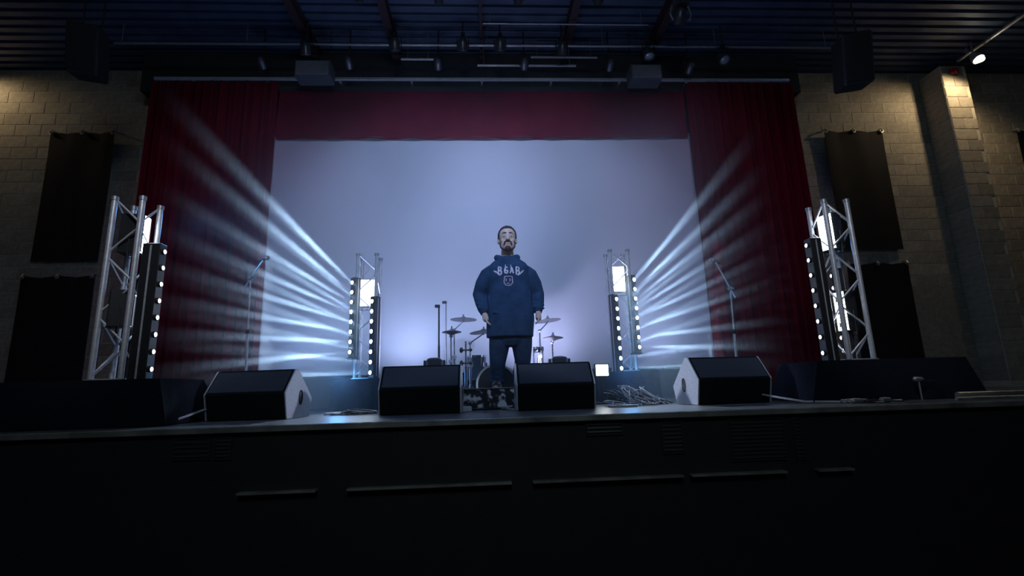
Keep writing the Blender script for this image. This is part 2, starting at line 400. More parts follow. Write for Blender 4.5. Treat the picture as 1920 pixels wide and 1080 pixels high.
obj('curtain_cloth', drape(-4.98, -3.14, .10, 4.93, .045, .13, 3), 'red', t, True)
obj('curtain_hem', drape(-4.98, -3.14, .03, .10, .052, .13, 3), 'red', t, True)
t = thing('stage_curtain', 'tall pleated dark red curtain right of the screen', 'curtain', (0, 6.935, 0), 0, 'red stage curtains')
obj('curtain_cloth', drape(3.25, 5.02, .10, 4.93, .045, .13, 9), 'red', t, True)
obj('curtain_hem', drape(3.25, 5.02, .03, .10, .052, .13, 9), 'red', t, True)
t = thing('curtain_valance', 'smooth dark red valance across the top of the screen', 'curtain', (0, 6.975, 0))
obj('valance_cloth', drape(-3.13, 3.24, 4.02, 4.80, .012, .55, 5), 'valance', t, True)
obj('valance_hem', drape(-3.13, 3.24, 3.99, 4.02, .016, .55, 5), 'valance', t, True)
obj('valance_border', box(-3.13, 3.24, .03, .05, 4.80, 4.90), 'dark_wall', t)
t = thing('curtain_track', 'long pale metal track above the red curtain', 'rail', (0, 6.9, 4.955))
obj('rail', box(-4.95, 4.97, -.02, .02, -.022, .022, .004), 'alu', t)
br = obj('bracket', box(-.015, .015, .02, .36, -.01, .02), 'alu', t, loc=(-4.4, 0, 0))
for i in range(1, 9): share(br, t, (-4.4+i*1.1, 0, 0), name='bracket')
# rigging pipes and lights
def pipe(x0, x1, y0, y1, Y, lab, r_=.02):
    p, q = P(x0, y0, Y), P(x1, y1, Y); z = (p.z+q.z)/2
    t = thing('rigging_pipe', lab, 'pipe', (0, Y, z), 0, 'rigging pipes')
    bm = bmesh.new(); sweep(bm, [(p.x, 0, 0), (q.x, 0, 0)], r_, 10); obj('pipe', bm, 'steel', t, True)
    n = max(2, int((q.x-p.x)/1.6)+1); h = None
    for i in range(n):
        x = p.x+.1+(q.x-p.x-.2)*i/(n-1)
        if h is None:
            bm = bmesh.new(); sweep(bm, [(0, 0, 0), (0, 0, CEIL-z-.0)], .005, 6); h = obj('hanger_rod', bm, 'steel', t, loc=(x, 0, 0))
        else: share(h, t, (x, 0, 0), name='hanger_rod')
    return t, z
pipe(215, 1560, 77, 93, 6.6, 'longest steel rigging pipe, running the whole width above the lights')
pipe(752, 815, 111, 111, 6.75, 'short steel pipe beside the left hanging par lamp')
pipe(895, 1080, 121, 125, 6.8, 'middle steel pipe between two hanging par lamps')
pipe(995, 1120, 107, 108, 6.85, 'short steel pipe right of centre, above the middle pipe')
pipe(905, 1215, 43, 48, 6.2, 'thin conduit crossing the roof deck', .010)
def par(px, py, Y, lab, tilt=0, body=.17, rr=.075, yaw=0):
    c = P(px, py, Y); t = thing('par_or_fill_light', lab, 'stage light', c, yaw, 'par lights hung over the stage')
    m = Matrix.Rotation(tilt, 4, 'X')
    bm = bmesh.new(); lathe(bm, [(rr*.55, body*.9), (rr*.8, body*.75), (rr, body*.5), (rr, -body*.1), (rr*1.08, -body*.1), (rr*1.08, -body*.16), (rr*.93, -body*.16), (rr*.93, -body*.05)], 20, m); obj('can', bm, 'par', t, True)
    bm = bmesh.new(); lathe(bm, [(rr*.9, -body*.06), (rr*.7, -body*.10), (.01, -body*.14)], 20, m); obj('lens', bm, 'parlens', t, True)
    bm = bmesh.new(); sweep(bm, [(-rr*1.15, 0, .02), (-rr*1.15, 0, body+.04), (rr*1.15, 0, body+.04), (rr*1.15, 0, .02)], .008, 6); obj('yoke', bm, 'black', t)
    bm = bmesh.new(); sweep(bm, [(0, 0, body+.04), (0, 0, max(body+.08, CEIL-c.z))], .012, 6); bx(bm, -.03, .03, -.03, .03, body+.04, body+.09); obj('clamp', bm, 'black', t)
    return t
for px, py, tl, lab in ((741, 92, .5, 'round-faced par light on the long pipe, left of centre'), (868, 92, .5, 'par light on the long pipe, left of the close centre pair'), (938, 92, .5, 'par light on the long pipe, right of the close centre pair'),
                        (1054, 100, .6, 'par light on the long pipe under the right joist'), (1217, 105, -.3, 'par light just above the grey cabinet'), (1358, 112, -.6, 'tilted par light, furthest right under the pipe'), (574, 100, .4, 'par light furthest left beside the left grey cabinet')):
    par(px, py, 6.5, lab, tl)
for px, py, lab in ((822, 126, 'narrow upright spotlight hung left of centre with a bright face'), (983, 126, 'narrow upright spotlight hung right of centre with a bright face'), (1143, 128, 'narrow upright spotlight left of the grey cabinet'), (655, 124, 'dim upright spotlight right of the left grey cabinet'), (1292, 133, 'small upright spotlight right of the grey cabinet'), (493, 124, 'dim upright spotlight furthest left above the curtain')):
    par(px, py, 6.7, lab, 1.1, .16, .055)
for px, py, lab in ((674, 0, 'nearest row par light, leftmost at the picture top'), (823, 3, 'nearest row par light, second from left at the picture top'), (972, 4, 'nearest row par light, third from left at the picture top'), (1121, 6, 'nearest row par light, rightmost at the picture top')):
    par(px, py, 5.5, lab, .7, .15, .055)
def cabinet(x0, x1, y0, y1, Y, lab):
    a, b = P(x0, y0, Y), P(x1, y1, Y); t = thing('hanging_speaker', lab, 'speaker', ((a.x+b.x)/2, Y, b.z), 0, 'grey cabinets over the stage'); W = (b.x-a.x)/2; Hh = a.z-b.z
    bm = bmesh.new(); bx(bm, -W, W, 0, .25, 0, Hh, .008); obj('cabinet', bm, 'grey', t)
    obj('grille', box(-W+.02, W-.02, -.008, -.001, .02, Hh-.02, .002), 'steel', t)
    bm = bmesh.new(); sweep(bm, [(-W+.05, .12, Hh), (-W+.05, .12, CEIL-b.z-.01)], .006, 6); sweep(bm, [(W-.05, .12, Hh), (W-.05, .12, CEIL-b.z-.01)], .006, 6); obj('hanging_cable', bm, 'black', t)
cabinet(1182, 1243, 120, 148, 6.55, 'grey speaker cabinet hung over the right part of the valance')
cabinet(553, 618, 112, 142, 6.55, 'grey speaker cabinet hung over the left part of the valance')
# dark line-array like loudspeakers hung left and right
def hung(px, py, Y, lab, s):
    c = P(px, py, Y); t = thing('hanging_loudspeaker', lab, 'speaker', c, R(18)*s, 'dark loudspeakers hung beside the stage')
    bm = bmesh.new(); bx(bm, -.16, .16, -.18, .18, -.30, .30, .02); o = obj('cabinet', bm, 'black', t); o.rotation_euler = (R(14), 0, 0)
    bm = bmesh.new(); bx(bm, -.14, .14, -.195, -.182, -.27, .27, .004); o = obj('grille', bm, 'plastic', t); o.rotation_euler = (R(14), 0, 0)
    bm = bmesh.new(); sweep(bm, [(-.1, 0, .27), (-.1, 0, CEIL-c.z)], .01, 6); sweep(bm, [(.1, 0, .27), (.1, 0, CEIL-c.z)], .01, 6); obj('hanging_cable', bm, 'black', t)
hung(1598, 118, 5.1, 'dark loudspeaker hung high over the right banner', -1)
hung(165, 100, 5.6, 'dark loudspeaker hung high over the left banner', 1)
# clamped moving light top right of centre
c = P(1276, 24, 5.9); t = thing('moving_head_light', 'dark moving head light with angled brackets under the roof', 'stage light', c)
bm = bmesh.new(); bx(bm, -.12, .12, -.1, .1, .10, .18, .01); obj('base', bm, 'par', t)
bm = bmesh.new(); sweep(bm, [(-.11, 0, .12), (-.15, 0, -.02), (-.12, 0, -.12)], .014, 8); sweep(bm, [(.11, 0, .12), (.15, 0, -.02), (.12, 0, -.12)], .014, 8); obj('yoke', bm, 'steel', t)
bm = bmesh.new(); lathe(bm, [(.03, .10), (.07, .06), (.085, -.04), (.08, -.12), (.031, -.12)], 18, Matrix.Rotation(.7, 4, 'X') @ Matrix.Translation((0, 0, -.03))); obj('head', bm, 'par', t, True)
bm = bmesh.new(); sweep(bm, [(0, 0, .18), (0, 0, CEIL-c.z-.01)], .014, 8); obj('clamp', bm, 'steel', t)

# ------------------------------------------------------------------ wall lamp, conduit, alarm
t = thing('wall_lamp', 'lit warm wall lamp under the roof at the top right', 'lamp', LAMP_R)
bm = bmesh.new(); lathe(bm, [(.03, .16), (.06, .10), (.085, 0), (.08, -.03), (.04, -.02)], 20, Matrix.Rotation(-.5, 4, 'X')); obj('lamp_housing', bm, 'steel', t, True)
bm = bmesh.new(); ball(bm, (0, -.03, -.035), .058, 1.25, 1, .7, 14); obj('bulb', bm, 'warm_lens', t, True)
bm = bmesh.new(); sweep(bm, [(0, .05, .12), (0, .05, CEIL-LAMP_R.z-.01)], .012, 8); obj('bracket', bm, 'steel', t)
t = thing('conduit', 'thin pipe under the roof running from the lamp towards the hall', 'pipe', (8.28, 0, CEIL-.10))
bm = bmesh.new(); sweep(bm, [(0, 7.2, 0), (0, 3.0, 0)], .03, 10); obj('pipe', bm, 'steel', t, True)
bm = bmesh.new()
for yy in (7.0, 5.6, 4.2): bx(bm, -.04, .04, yy-.02, yy+.02, 0, .1)
obj('saddle', bm, 'steel', t)
a = P(1790, 127, 7.2); t = thing('alarm_sounder', 'small dark red alarm box on top of the block pier', 'alarm', (a.x, 7.244, a.z-.05))
bm = bmesh.new(); bx(bm, -.07, .07, -.05, 0, -.05, .05, .01); obj('housing', bm, 'redbox', t)
bm = bmesh.new(); lathe(bm, [(.04, 0), (.035, .02), (.01, .025)], 14, Matrix.Translation((0, -.05, 0)) @ Matrix.Rotation(PI/2, 4, 'X')); obj('sounder_cone', bm, 'redbox', t)

# ------------------------------------------------------------------ banners on the block walls
def banner(x0, x1, z0, z1, lab, seed, hooks=True):
    t = thing('wall_banner', lab, 'banner', ((x0+x1)/2, BACK-.07, z0), 0, 'black wall banners'); W = (x1-x0)/2; H_ = z1-z0
    bm = bmesh.new(); nx, nz = 28, 26; vs = []
    for i in range(nx+1):
        u = -1+2*i/nx; col = []
        for j in range(nz+1):
            v = j/nz; top = (v**6)
            sag = .016*top*(1-abs(math.cos(PI*u)))            # top edge sags between three hooks
            y = .014*math.sin(u*5+seed)*(1-v*.5) - .02*top*abs(math.cos(PI*u))
            col.append(bm.verts.new((u*W, y, v*H_-sag*1.4)))
        vs.append(col)
    for a, b in zip(vs, vs[1:]):
        for j in range(nz): bm.faces.new((a[j], b[j], b[j+1], a[j+1]))
    bmesh.ops.solidify(bm, geom=bm.faces[:], thickness=.006); obj('banner_cloth', bm, 'banner', t, True)
    for u in (-.95, 0, .95):
        bm = bmesh.new(); mt = Matrix.Translation((u*W, -.035, H_-.015)) @ Matrix.Rotation(PI/2, 4, 'X')
        lathe(bm, [(.016, -.004), (.032, -.004), (.032, .004), (.016, .004)], 14, mt); obj('eyelet', bm, 'eyelet', t)
        bm = bmesh.new(); sweep(bm, [(u*W, -.05, H_-.02), (u*W, -.02, H_+.03), (u*W, .062, H_+.035)], .014, 8); obj('hook', bm, 'eyelet', t)
    return t
banner(-6.97, -5.97, 2.32, 4.47, 'upper of the two black banners on the left block wall', 1)
banner(-7.04, -5.97, .05, 2.08, 'lower of the two black banners on the left block wall', 2)
banner(5.97, 7.04, 2.30, 4.46, 'upper of the two black banners on the right block wall', 3)
banner(5.97, 7.04, .05, 2.06, 'lower of the two black banners on the right block wall', 4)
banner(9.55, 10.6, 2.30, 4.46, 'black banner cut off by the right edge of the picture', 5)

# ------------------------------------------------------------------ truss towers with lights
CH0, CH1 = .375, 1.985
def truss(name_lab, x0, y0, s=.24):
    """four chords from CH0 to CH1, front-left chord at x0,y0"""
    cx, cy = x0+s/2, y0+s/2; t = thing('truss_tower', name_lab, 'truss', (cx, cy, CH0), 0, 'aluminium truss towers'); Ht = CH1-CH0; h = s/2
    bm = bmesh.new(); lathe(bm, [(.024, .012), (.024, Ht)], 16); c0 = obj('chord', bm, 'alu', t, True, (-h, -h, 0))
    for sx, sy in ((1, -1), (1, 1), (-1, 1)): share(c0, t, (sx*h, sy*h, 0), name='chord')
    n = 6; st = Ht/(n+.0)
    br_ = {}
    for f in range(4):
        for i in range(n):
            lo, hi = (-h, h) if (i+f) % 2 == 0 else (h, -h)
            z0, z1 = i*st+.03, (i+1)*st-.01
            key = (i+f) % 2
            if key not in br_:
                bm = bmesh.new(); d = 1 if key == 0 else -1
                sweep(bm, [(-h*d, -h, 0), (h*d, -h, z1-z0)], .009, 8); br_[key] = obj('brace', bm, 'alu', t, True, (0, 0, z0)); br_[key].rotation_euler = (0, 0, f*PI/2)
            else: share(br_[key], t, (0, 0, z0), (0, 0, f*PI/2), 'brace')
    bm = bmesh.new()
    for z in (0, Ht-.03):
        for (a, b, c_, d_) in ((-h-.03, h+.03, -h-.012, -h+.012), (-h-.03, h+.03, h-.012, h+.012), (-h-.012, -h+.012, -h, h), (h-.012, h+.012, -h, h)):
            if z == 0: bx(bm, a, b, c_, d_, z, z+.012)
    bx(bm, -h-.03, h+.03, -h-.03, h+.03, -.001, .008)
    obj('base_plate', bm, 'alu', t)
    for sx, sy in ((1, -1), (1, 1), (-1, 1), (-1, -1)):
        bm = bmesh.new(); lathe(bm, [(.03, Ht-.03), (.03, Ht+.006)], 14); o = obj('connector', bm, 'steel', t, True, (sx*h, sy*h, 0))
    return t
TR = {}
TR['OL'] = (-3.29, 4.30); TR['OR'] = (3.44, 4.55); TR['IL'] = (-1.66, 6.30); TR['IR'] = (1.67, 6.30)
truss('truss tower nearest the camera at the far left', *TR['OL'])
truss('truss tower nearest the camera at the far right', *TR['OR'])
truss('rear truss tower left of the performer, before the screen', *TR['IL'])
truss('rear truss tower right of the performer, before the screen', *TR['IR'])

def led_bar(top, lab, face, W=.085, D=.10, Lg=1.02, sp=.126, lens='lens', r_=.027, beams=None, energy=10000, on=True, size=R(6)):
    """vertical eight-lens bar; top = centre of its lens face at the upper end; face = yaw direction (radians) of the lens face"""
    t = thing('led_bar', lab, 'LED bar', (top[0], top[1], top[2]-Lg), face+PI/2, 'eight-lens LED bars')   # local -Y is the lens face
    bm = bmesh.new(); bx(bm, -W/2, W/2, 0, D, 0, Lg, .006); obj('housing', bm, 'plastic', t)
    bm = bmesh.new(); bx(bm, -.004, .004, D, D+.006, .04, Lg-.02); bx(bm, -W/2-.004, -W/2-.0005, D*.45, D*.55, .02, Lg-.02); bx(bm, W/2+.0005, W/2+.004, D*.45, D*.55, .02, Lg-.02); obj('rail', bm, 'alu', t)
    bm = bmesh.new(); bx(bm, -W/2-.01, W/2+.01, -.005, D+.01, -.02, .0, .003); obj('foot', bm, 'black', t)
    rim = ln = None; rot = Matrix.Rotation(face+PI/2, 4, 'Z')
    for k in range(8):
        z = Lg-.07-k*sp
        if rim is None:
            bm = bmesh.new(); lathe(bm, [(r_*.95, 0), (r_*1.25, 0), (r_*1.2, .016), (r_*.95, .016)], 18, Matrix.Rotation(PI/2, 4, 'X')); rim = obj('lens_rim', bm, 'black', t, True, (0, 0, z))
            bm = bmesh.new(); lathe(bm, [(r_, .002), (r_*.8, .016), (r_*.4, .022), (.002, .024)], 18, Matrix.Rotation(PI/2, 4, 'X')); ln = obj('lens', bm, lens, t, True, (0, 0, z))
        else:
            share(rim, t, (0, 0, z), name='lens_rim'); share(ln, t, (0, 0, z), name='lens')
        if beams:
            wpos = Vector((top[0], top[1], top[2]-Lg)) + rot @ Vector((0, -.035, z))
            tgt = beams(k, wpos)
            lamp('led_beam', 'SPOT', wpos, energy, COOL, tgt, spot_size=size, spot_blend=.8, shadow_soft_size=.018)
    return t
TL = [(505, 375), (452, 380), (438, 435), (430, 486), (420, 532), (412, 580), (405, 630), (408, 684)]
TRR = [(1425, 240), (1440, 305), (1432, 370), (1452, 415), (1472, 465), (1470, 520), (1472, 600), (1472, 650)]
def side(w, px, py, sx):
    """beam leaving w across the stage well in front of the curtain, heading for the image point (px, py)"""
    return P(px, py, w.y-(.45 if sx < 0 else .30))
def aimL(k, w): return side(w, *TL[k], -1)
def aimR(k, w): return side(w, *TRR[k], 1)
a = P(662, 520, 6.22); led_bar(a, 'LED bar on the left edge of the left rear truss', R(240), beams=aimL)
a = P(699, 555, 6.16); led_bar(a, 'LED bar in front of the right edge of the left rear truss', R(240), energy=4500, beams=lambda k, w: side(w, TL[k][0]+18, TL[k][1]+24, -1))
a = P(1154, 551, 6.16); led_bar(a, 'LED bar in front of the left edge of the right rear truss', R(-64), energy=4500, beams=lambda k, w: side(w, TRR[k][0]-20, TRR[k][1]+30, 1))
a = P(1187, 515, 6.22); led_bar(a, 'LED bar on the right edge of the right rear truss', R(-64), beams=aimR)
a = P(308, 458, 4.32); led_bar((a.x, a.y, a.z), 'LED bar beside the far left truss, back towards the camera', 0, W=.10, D=.15, Lg=1.19, sp=.146, lens='lens_dim', r_=.022, beams=lambda k, w: P(492, 474+29.5*k, 6.95), energy=120)
led_bar((-3.02, 4.42, 1.30), 'LED bar inside the far left truss', R(20), W=.07, D=.08, Lg=.92+.1, lens='lens_dim', r_=.022)
a = P(1512, 448, 4.62); led_bar((a.x, a.y, a.z), 'LED bar beside the far right truss, back towards the camera', PI, W=.10, D=.12, Lg=1.24, sp=.154, lens='lens_dim', r_=.022, beams=lambda k, w: P(1345, 464+28*k, 6.95), energy=120)
led_bar((3.52, 4.70, 1.30), 'LED bar inside the far right truss', PI-.3, W=.07, D=.08, lens='lens_dim', r_=.022)

def strobe(c, lab, face, W, Hh, D=.09, m='panel', tilt=0):
    t = thing('panel_light', lab, 'stage light', c, face+PI/2, 'panel lights in the trusses')
    bm = bmesh.new(); bx(bm, -W/2-.012, W/2+.012, .004, D, -Hh/2-.012, Hh/2+.012, .005); obj('housing', bm, 'plastic', t)
    obj('lit_face', box(-W/2, W/2, -.004, .003, -Hh/2, Hh/2), m, t)
    bm = bmesh.new(); bx(bm, -W/2-.012, -W/2-.002, -.008, .004, -Hh/2, Hh/2); bx(bm, W/2+.002, W/2+.012, -.008, .004, -Hh/2, Hh/2); obj('bezel', bm, 'plastic', t)
    bm = bmesh.new(); sweep(bm, [(-W/2-.02, D*.5, 0), (-W/2-.02, D*.5, -Hh/2-.05), (W/2+.02, D*.5, -Hh/2-.05), (W/2+.02, D*.5, 0)], .006, 6); obj('yoke', bm, 'black', t)
    return t
a = P(690, 549, 6.38); strobe(a, 'lit white panel light high in the left rear truss', -PI/2, .19, .345)
a = P(1160, 523, 6.38); strobe(a, 'lit white panel light high in the right rear truss', -PI/2, .16, .335)
strobe((-3.06, 4.40, 1.66), 'upper panel light in the far left truss, dark side towards the camera', R(8), .10, .34, .18, 'panel_blue')
strobe((-3.10, 4.40, .98), 'lower panel light in the far left truss, dark side towards the camera', R(40), .12, .30, .16, 'panel_blue')
strobe((3.50, 4.66, 1.68), 'upper lit panel light in the far right truss', R(198), .15, .36, .12, 'panel')
strobe((3.52, 4.66, .86), 'lower lit panel light in the far right truss', R(190), .12, .38, .12, 'panel')
c = P(1129, 694, 5.7); t = thing('floor_panel_light', 'small square lit panel beside the right centre wedge', 'stage light', (c.x, c.y, 0))
bm = bmesh.new(); bx(bm, -.085, .085, .004, .07, c.z-.075, c.z+.075, .004); obj('housing', bm, 'plastic', t)
obj('lit_face', box(-.07, .07, -.004, .003, c.z-.062, c.z+.062), 'panel', t)
bm = bmesh.new(); sweep(bm, [(0, .04, .01), (0, .04, c.z-.07)], .012, 8); obj('post', bm, 'black', t)
bm = bmesh.new(); lathe(bm, [(.10, 0), (.10, .012), (.02, .02)], 20, Matrix.Translation((0, .04, 0))); obj('foot', bm, 'black', t)
# spill from the lit panels
for q, aim in ((P(690, 549, 6.2), (-1.70, 4.75, .2)), (P(1160, 523, 6.2), (1.95, 4.85, .2))):
    lamp('panel_spill', 'SPOT', q, 260, COOL, aim, spot_size=R(48), spot_blend=1, shadow_soft_size=.1)
for x_, y_, z_, e_ in ((-1.75, 5.95, .40, 5), (1.7, 5.95, .40, 4), (3.75, 4.95, 1.6, 8), (-3.1, 5.2, 2.0, 9)):  # unseen blue points added to tint the haze and cloth near the towers
    lamp('blue_glow', 'POINT', (x_, y_, z_), e_, (.10, .42, 1), shadow_soft_size=.1)

# ------------------------------------------------------------------ draped cases, rear platform
def case(x0, x1, y0, y1, z1, lab, flare, seed, cat='case'):
    """cloth-covered flight case: flat top, cloth folds widening to the floor"""
    t = thing('draped_case', lab, cat, ((x0+x1)/2, (y0+y1)/2, 0), 0, 'draped cases under the trusses'); W, D = (x1-x0)/2, (y1-y0)/2
    obj('flight_case', box(-W+.02, W-.02, -D+.02, D-.02, .002, z1-.012, .006), 'black', t)
    bm = bmesh.new(); per = []
    N = 24
    for k in range(N): per.append((-W+2*W*k/N, -D, (0, -1)))
    for k in range(N//2): per.append((W, -D+2*D*k/(N//2), (1, 0)))
    for k in range(N): per.append((W-2*W*k/N, D, (0, 1)))
    for k in range(N//2): per.append((-W, D-2*D*k/(N//2), (-1, 0)))
    rr = random.Random(seed); rings = []
    for j in range(9):
        v = j/8; ring = []
        for i, (x, y, nn) in enumerate(per):
            cor = 1 if min(abs(abs(x)-W), .3) < .02 and min(abs(abs(y)-D), .3) < .02 else 0
            f_ = flare*v*(.35+.65*abs(math.sin(i*.62+seed))) + cor*flare*1.3*v
            cr = Vector((x, y, 0)).normalized() if cor else Vector((*nn, 0))
            ring.append(bm.verts.new((x+cr.x*f_, y+cr.y*f_, z1-(z1-.006)*v)))
        rings.append(ring)
    n = len(per)
    for a, b in zip(rings, rings[1:]):
        for i in range(n): bm.faces.new((a[i], a[(i+1) % n], b[(i+1) % n], b[i]))
    bm.faces.new(rings[0][::-1]); obj('black_drape', bm, 'fabric', t, True)
    return t
case(-4.35, -2.62, 4.12, 4.75, .372, 'long case under black cloth carrying the far left truss', .07, 1)
case(3.02, 4.45, 4.40, 5.02, .372, 'long case under black cloth carrying the far right truss', .07, 4)
case(-1.86, -1.22, 6.1, 6.66, .372, 'small draped case under the left rear truss', .02, 2)
case(1.47, 2.11, 6.1, 6.66, .372, 'small draped case under the right rear truss', .02, 3)
t = thing('rear_platform', 'low black platform across the back below the screen', 'platform', (0, 6.98, 0))
obj('deck', box(-3.08, 3.18, -.12, .02, .44, .47, .004), 'stage', t)
obj('skirt', drape(-3.06, 3.16, .01, .435, .006, .22, 11, y=-.10), 'fabric', t, True)
bm = bmesh.new(); bx(bm, -3.08, 3.18, -.135, -.122, .44, .475); obj('edge_rail', bm, 'steel', t)

# ------------------------------------------------------------------ wedge monitors
def wedge(xl, xr, yb, lab, rz=0, Hh=.45, D=.42, group='floor wedge monitors'):
    W = (xr-xl)/2; t = thing('wedge_monitor', lab, 'stage monitor', ((xl+xr)/2, yb+D/2, 0), rz, group)
    prof = [(-D/2+.035, .004), (-D/2-.015, Hh*.52), (-D/2+.14, Hh), (-D/2+.19, Hh), (D/2+.03, Hh*.40), (D/2-.01, .004)]
    bm = bmesh.new(); a = [bm.verts.new((-W+.013, y, z)) for y, z in prof]; b = [bm.verts.new((W-.013, y, z)) for y, z in prof]; n = len(prof)
    for i in range(n): bm.faces.new((a[i], a[(i+1) % n], b[(i+1) % n], b[i]))
    bm.faces.new(a[::-1]); bm.faces.new(b); bmesh.ops.bevel(bm, geom=bm.edges[:], offset=.006, segments=2, affect='EDGES'); obj('cabinet', bm, 'carpet', t)
    def slab(i, j, m, nm, off=.004, inset=.02):
        (y0, z0), (y1, z1) = prof[i], prof[j]; d = Vector((0, y1-y0, z1-z0)); L = d.length; d.normalize(); nn = Vector((0, -d.z, d.y))
        if nn.z < 0 and i > 2: nn = -nn
        bm = bmesh.new(); pts = []
        for s_, o_ in ((inset, .001), (L-inset, .001), (L-inset, off), (inset, off)): pts.append(Vector((0, y0, z0))+d*s_+nn*o_)
        v0 = [bm.verts.new((-W+.03, p.y, p.z)) for p in pts]; v1 = [bm.verts.new((W-.03, p.y, p.z)) for p in pts]
        for k in range(4): bm.faces.new((v0[k], v0[(k+1) % 4], v1[(k+1) % 4], v1[k]))
        bm.faces.new(v0[::-1]); bm.faces.new(v1); obj(nm, bm, m, t)
    slab(1, 2, 'wedge_face', 'upper_back_panel'); slab(3, 4, 'plastic', 'speaker_grille')
    for s_ in (-1, 1):
        bm = bmesh.new(); x0, x1 = (W-.012, W) if s_ > 0 else (-W, -W+.012)
        a = [bm.verts.new((x0, y, z)) for y, z in prof]; b = [bm.verts.new((x1, y, z)) for y, z in prof]
        for i in range(n): bm.faces.new((a[i], a[(i+1) % n], b[(i+1) % n], b[i]))
        bm.faces.new(a[::-1]); bm.faces.new(b); e = obj('end_panel', bm, 'wedge_end', t); e['label'] = 'pale grey end panel'
        bm = bmesh.new(); mt = Matrix.Translation((s_*(W+.001), .035, Hh*.42)) @ Matrix.Rotation(s_*PI/2, 4, 'Y') @ Matrix.Diagonal((1.9, 1, 1, 1))
        lathe(bm, [(.036, -.004), (.036, .002), (.028, .002), (.028, -.001)], 20, mt); obj('handle', bm, 'black', e, True)
    return t
wedge(-2.50, -1.73, 4.55, 'wedge monitor furthest left, pale end panel facing the performer', R(-9), Hh=.44)
wedge(-.995, -.245, 4.60, 'centre wedge monitor left of the performer', 0, Hh=.445)
wedge(.262, 1.0, 4.62, 'centre wedge monitor right of the performer', 0, Hh=.44)
wedge(1.93, 2.72, 4.66, 'wedge monitor furthest right, pale end panel facing the performer', R(9), Hh=.45)

# ------------------------------------------------------------------ performer's step box and floor clutter
t = thing('step_box', 'low scuffed black and silver box the performer stands on', 'box', (.10, 5.32, 0))
bm = bmesh.new(); bx(bm, -.36, .40, -.22, .22, .02, .205, .008); obj('body', bm, 'splat', t)
bm = bmesh.new(); bx(bm, -.37, .41, -.23, .23, .205, .218, .003); obj('lid', bm, 'stage', t)
for sx in (-.34, .37):
    for sy in (-.2, .2):
        bm = bmesh.new(); lathe(bm, [(.02, 0), (.02, .02)], 10, Matrix.Translation((sx, sy, 0))); obj('foot', bm, 'black', t)
for sx in (-.36, .40):
    for sy in (-.225, ):
        bm = bmesh.new(); bx(bm, sx-.012, sx+.012, sy-.006, sy+.01, .02, .205); obj('corner_trim', bm, 'alu', t)
c = P(872, 771, 4.85); t = thing('effects_pedal', 'small silver pedal on the floor by the left centre wedge', 'pedal', (c.x, 4.9, 0), .1)
bm = bmesh.new(); bx(bm, -.06, .06, -.05, .05, .0, .05, .006); obj('body', bm, 'wedge_end', t)
bm = bmesh.new(); lathe(bm, [(.014, .05), (.014, .068)], 12); obj('footswitch', bm, 'chrome', t)
for sx in (-.03, .03):
    bm = bmesh.new(); lathe(bm, [(.009, .05), (.008, .066)], 10, Matrix.Translation((sx, .03, 0))); obj('knob', bm, 'black', t)
c = P(955, 772, 4.95); t = thing('cable_plug', 'small coiled plug and lead in front of the step box', 'cable', (c.x, 4.95, 0))
bm = bmesh.new(); sweep(bm, [(-.03, 0, .012), (.0, -.02, .03), (.03, 0, .04), (.02, .03, .03), (-.02, .02, .02), (.0, -.04, .01), (.05, -.08, .008)], .007, 6); obj('lead', bm, 'cable_w', t, True)
bm = bmesh.new(); sweep(bm, [(-.03, 0, .012), (-.075, .01, .012)], .012, 8); obj('plug', bm, 'chrome', t, True)
def cable_pile(x0, x1, y0, y1, lab, seed, n=7, hmax=.09, m1='cable_w', m2='cable'):
    rr = random.Random(seed); cx, cy = (x0+x1)/2, (y0+y1)/2; t = thing('cable_pile', lab, 'cables', (cx, cy, 0), 0, 'cables on the stage floor')
    W, D = (x1-x0)/2, (y1-y0)/2
    for i in range(n):
        bm = bmesh.new(); ox, oy = rr.uniform(-W*.7, W*.7), rr.uniform(-D*.5, D*.5); pts = []; ra = rr.uniform(.04, .10)
        hz = hmax*rr.random()*(1-abs(ox)/W*.6)
        for k in range(22):
            a_ = k*.62+i; q = ra*(1+.25*math.sin(k*.9+i))
            pts.append((ox+q*math.cos(a_)*1.3, oy+q*math.sin(a_)*.8, .012+max(0, hz*(.5+.5*math.sin(k*.5+i)))))
        pts += [(ox+rr.uniform(-.2, .2), oy-.1, .010)]
        sweep(bm, pts, .006, 6); obj('cable_coil', bm, m1 if i % 2 == 0 else m2, t, True)
    return t
a = P(655, 772, 5.0); cable_pile(-1.55, -1.08, 4.9, 5.2, 'small tangle of cables between the two left wedges', 1, 6, .05)
cable_pile(1.12, 1.92, 4.85, 5.35, 'large tangle of cables between the two right wedges', 2, 18, .22)
cable_pile(2.95, 3.3, 4.0, 4.25, 'loose cables before the far right case', 5, 3, .02)
t = thing('floor_tile', 'flat pale grey box among the right cables', 'box', (1.25, 4.75, 0)); bm = bmesh.new(); bx(bm, -.10, .16, -.05, .05, 0, .022, .003); obj('body', bm, 'wedge_end', t)
bm = bmesh.new(); bx(bm, -.03, .03, -.02, .02, .022, .03, .002); obj('cover', bm, 'steel', t)
bm = bmesh.new(); sweep(bm, [(-2.70, 4.1, .012), (-2.62, 4.3, .02), (-2.52, 4.6, .10), (-2.44, 4.82, .12)], .010, 8); tag(obj('floor_cable', bm, 'cable_w', None, True), 'grey cable rising behind the left wedge monitor', 'cable')
bm = bmesh.new(); sweep(bm, [(2.60, 4.9, .10), (2.68, 4.62, .06), (2.85, 4.40, .012), (3.05, 4.20, .010), (3.5, 4.1, .010)], .010, 8); tag(obj('floor_cable', bm, 'cable_w', None, True), 'pale cable trailing from the right wedge towards the far case', 'cable')
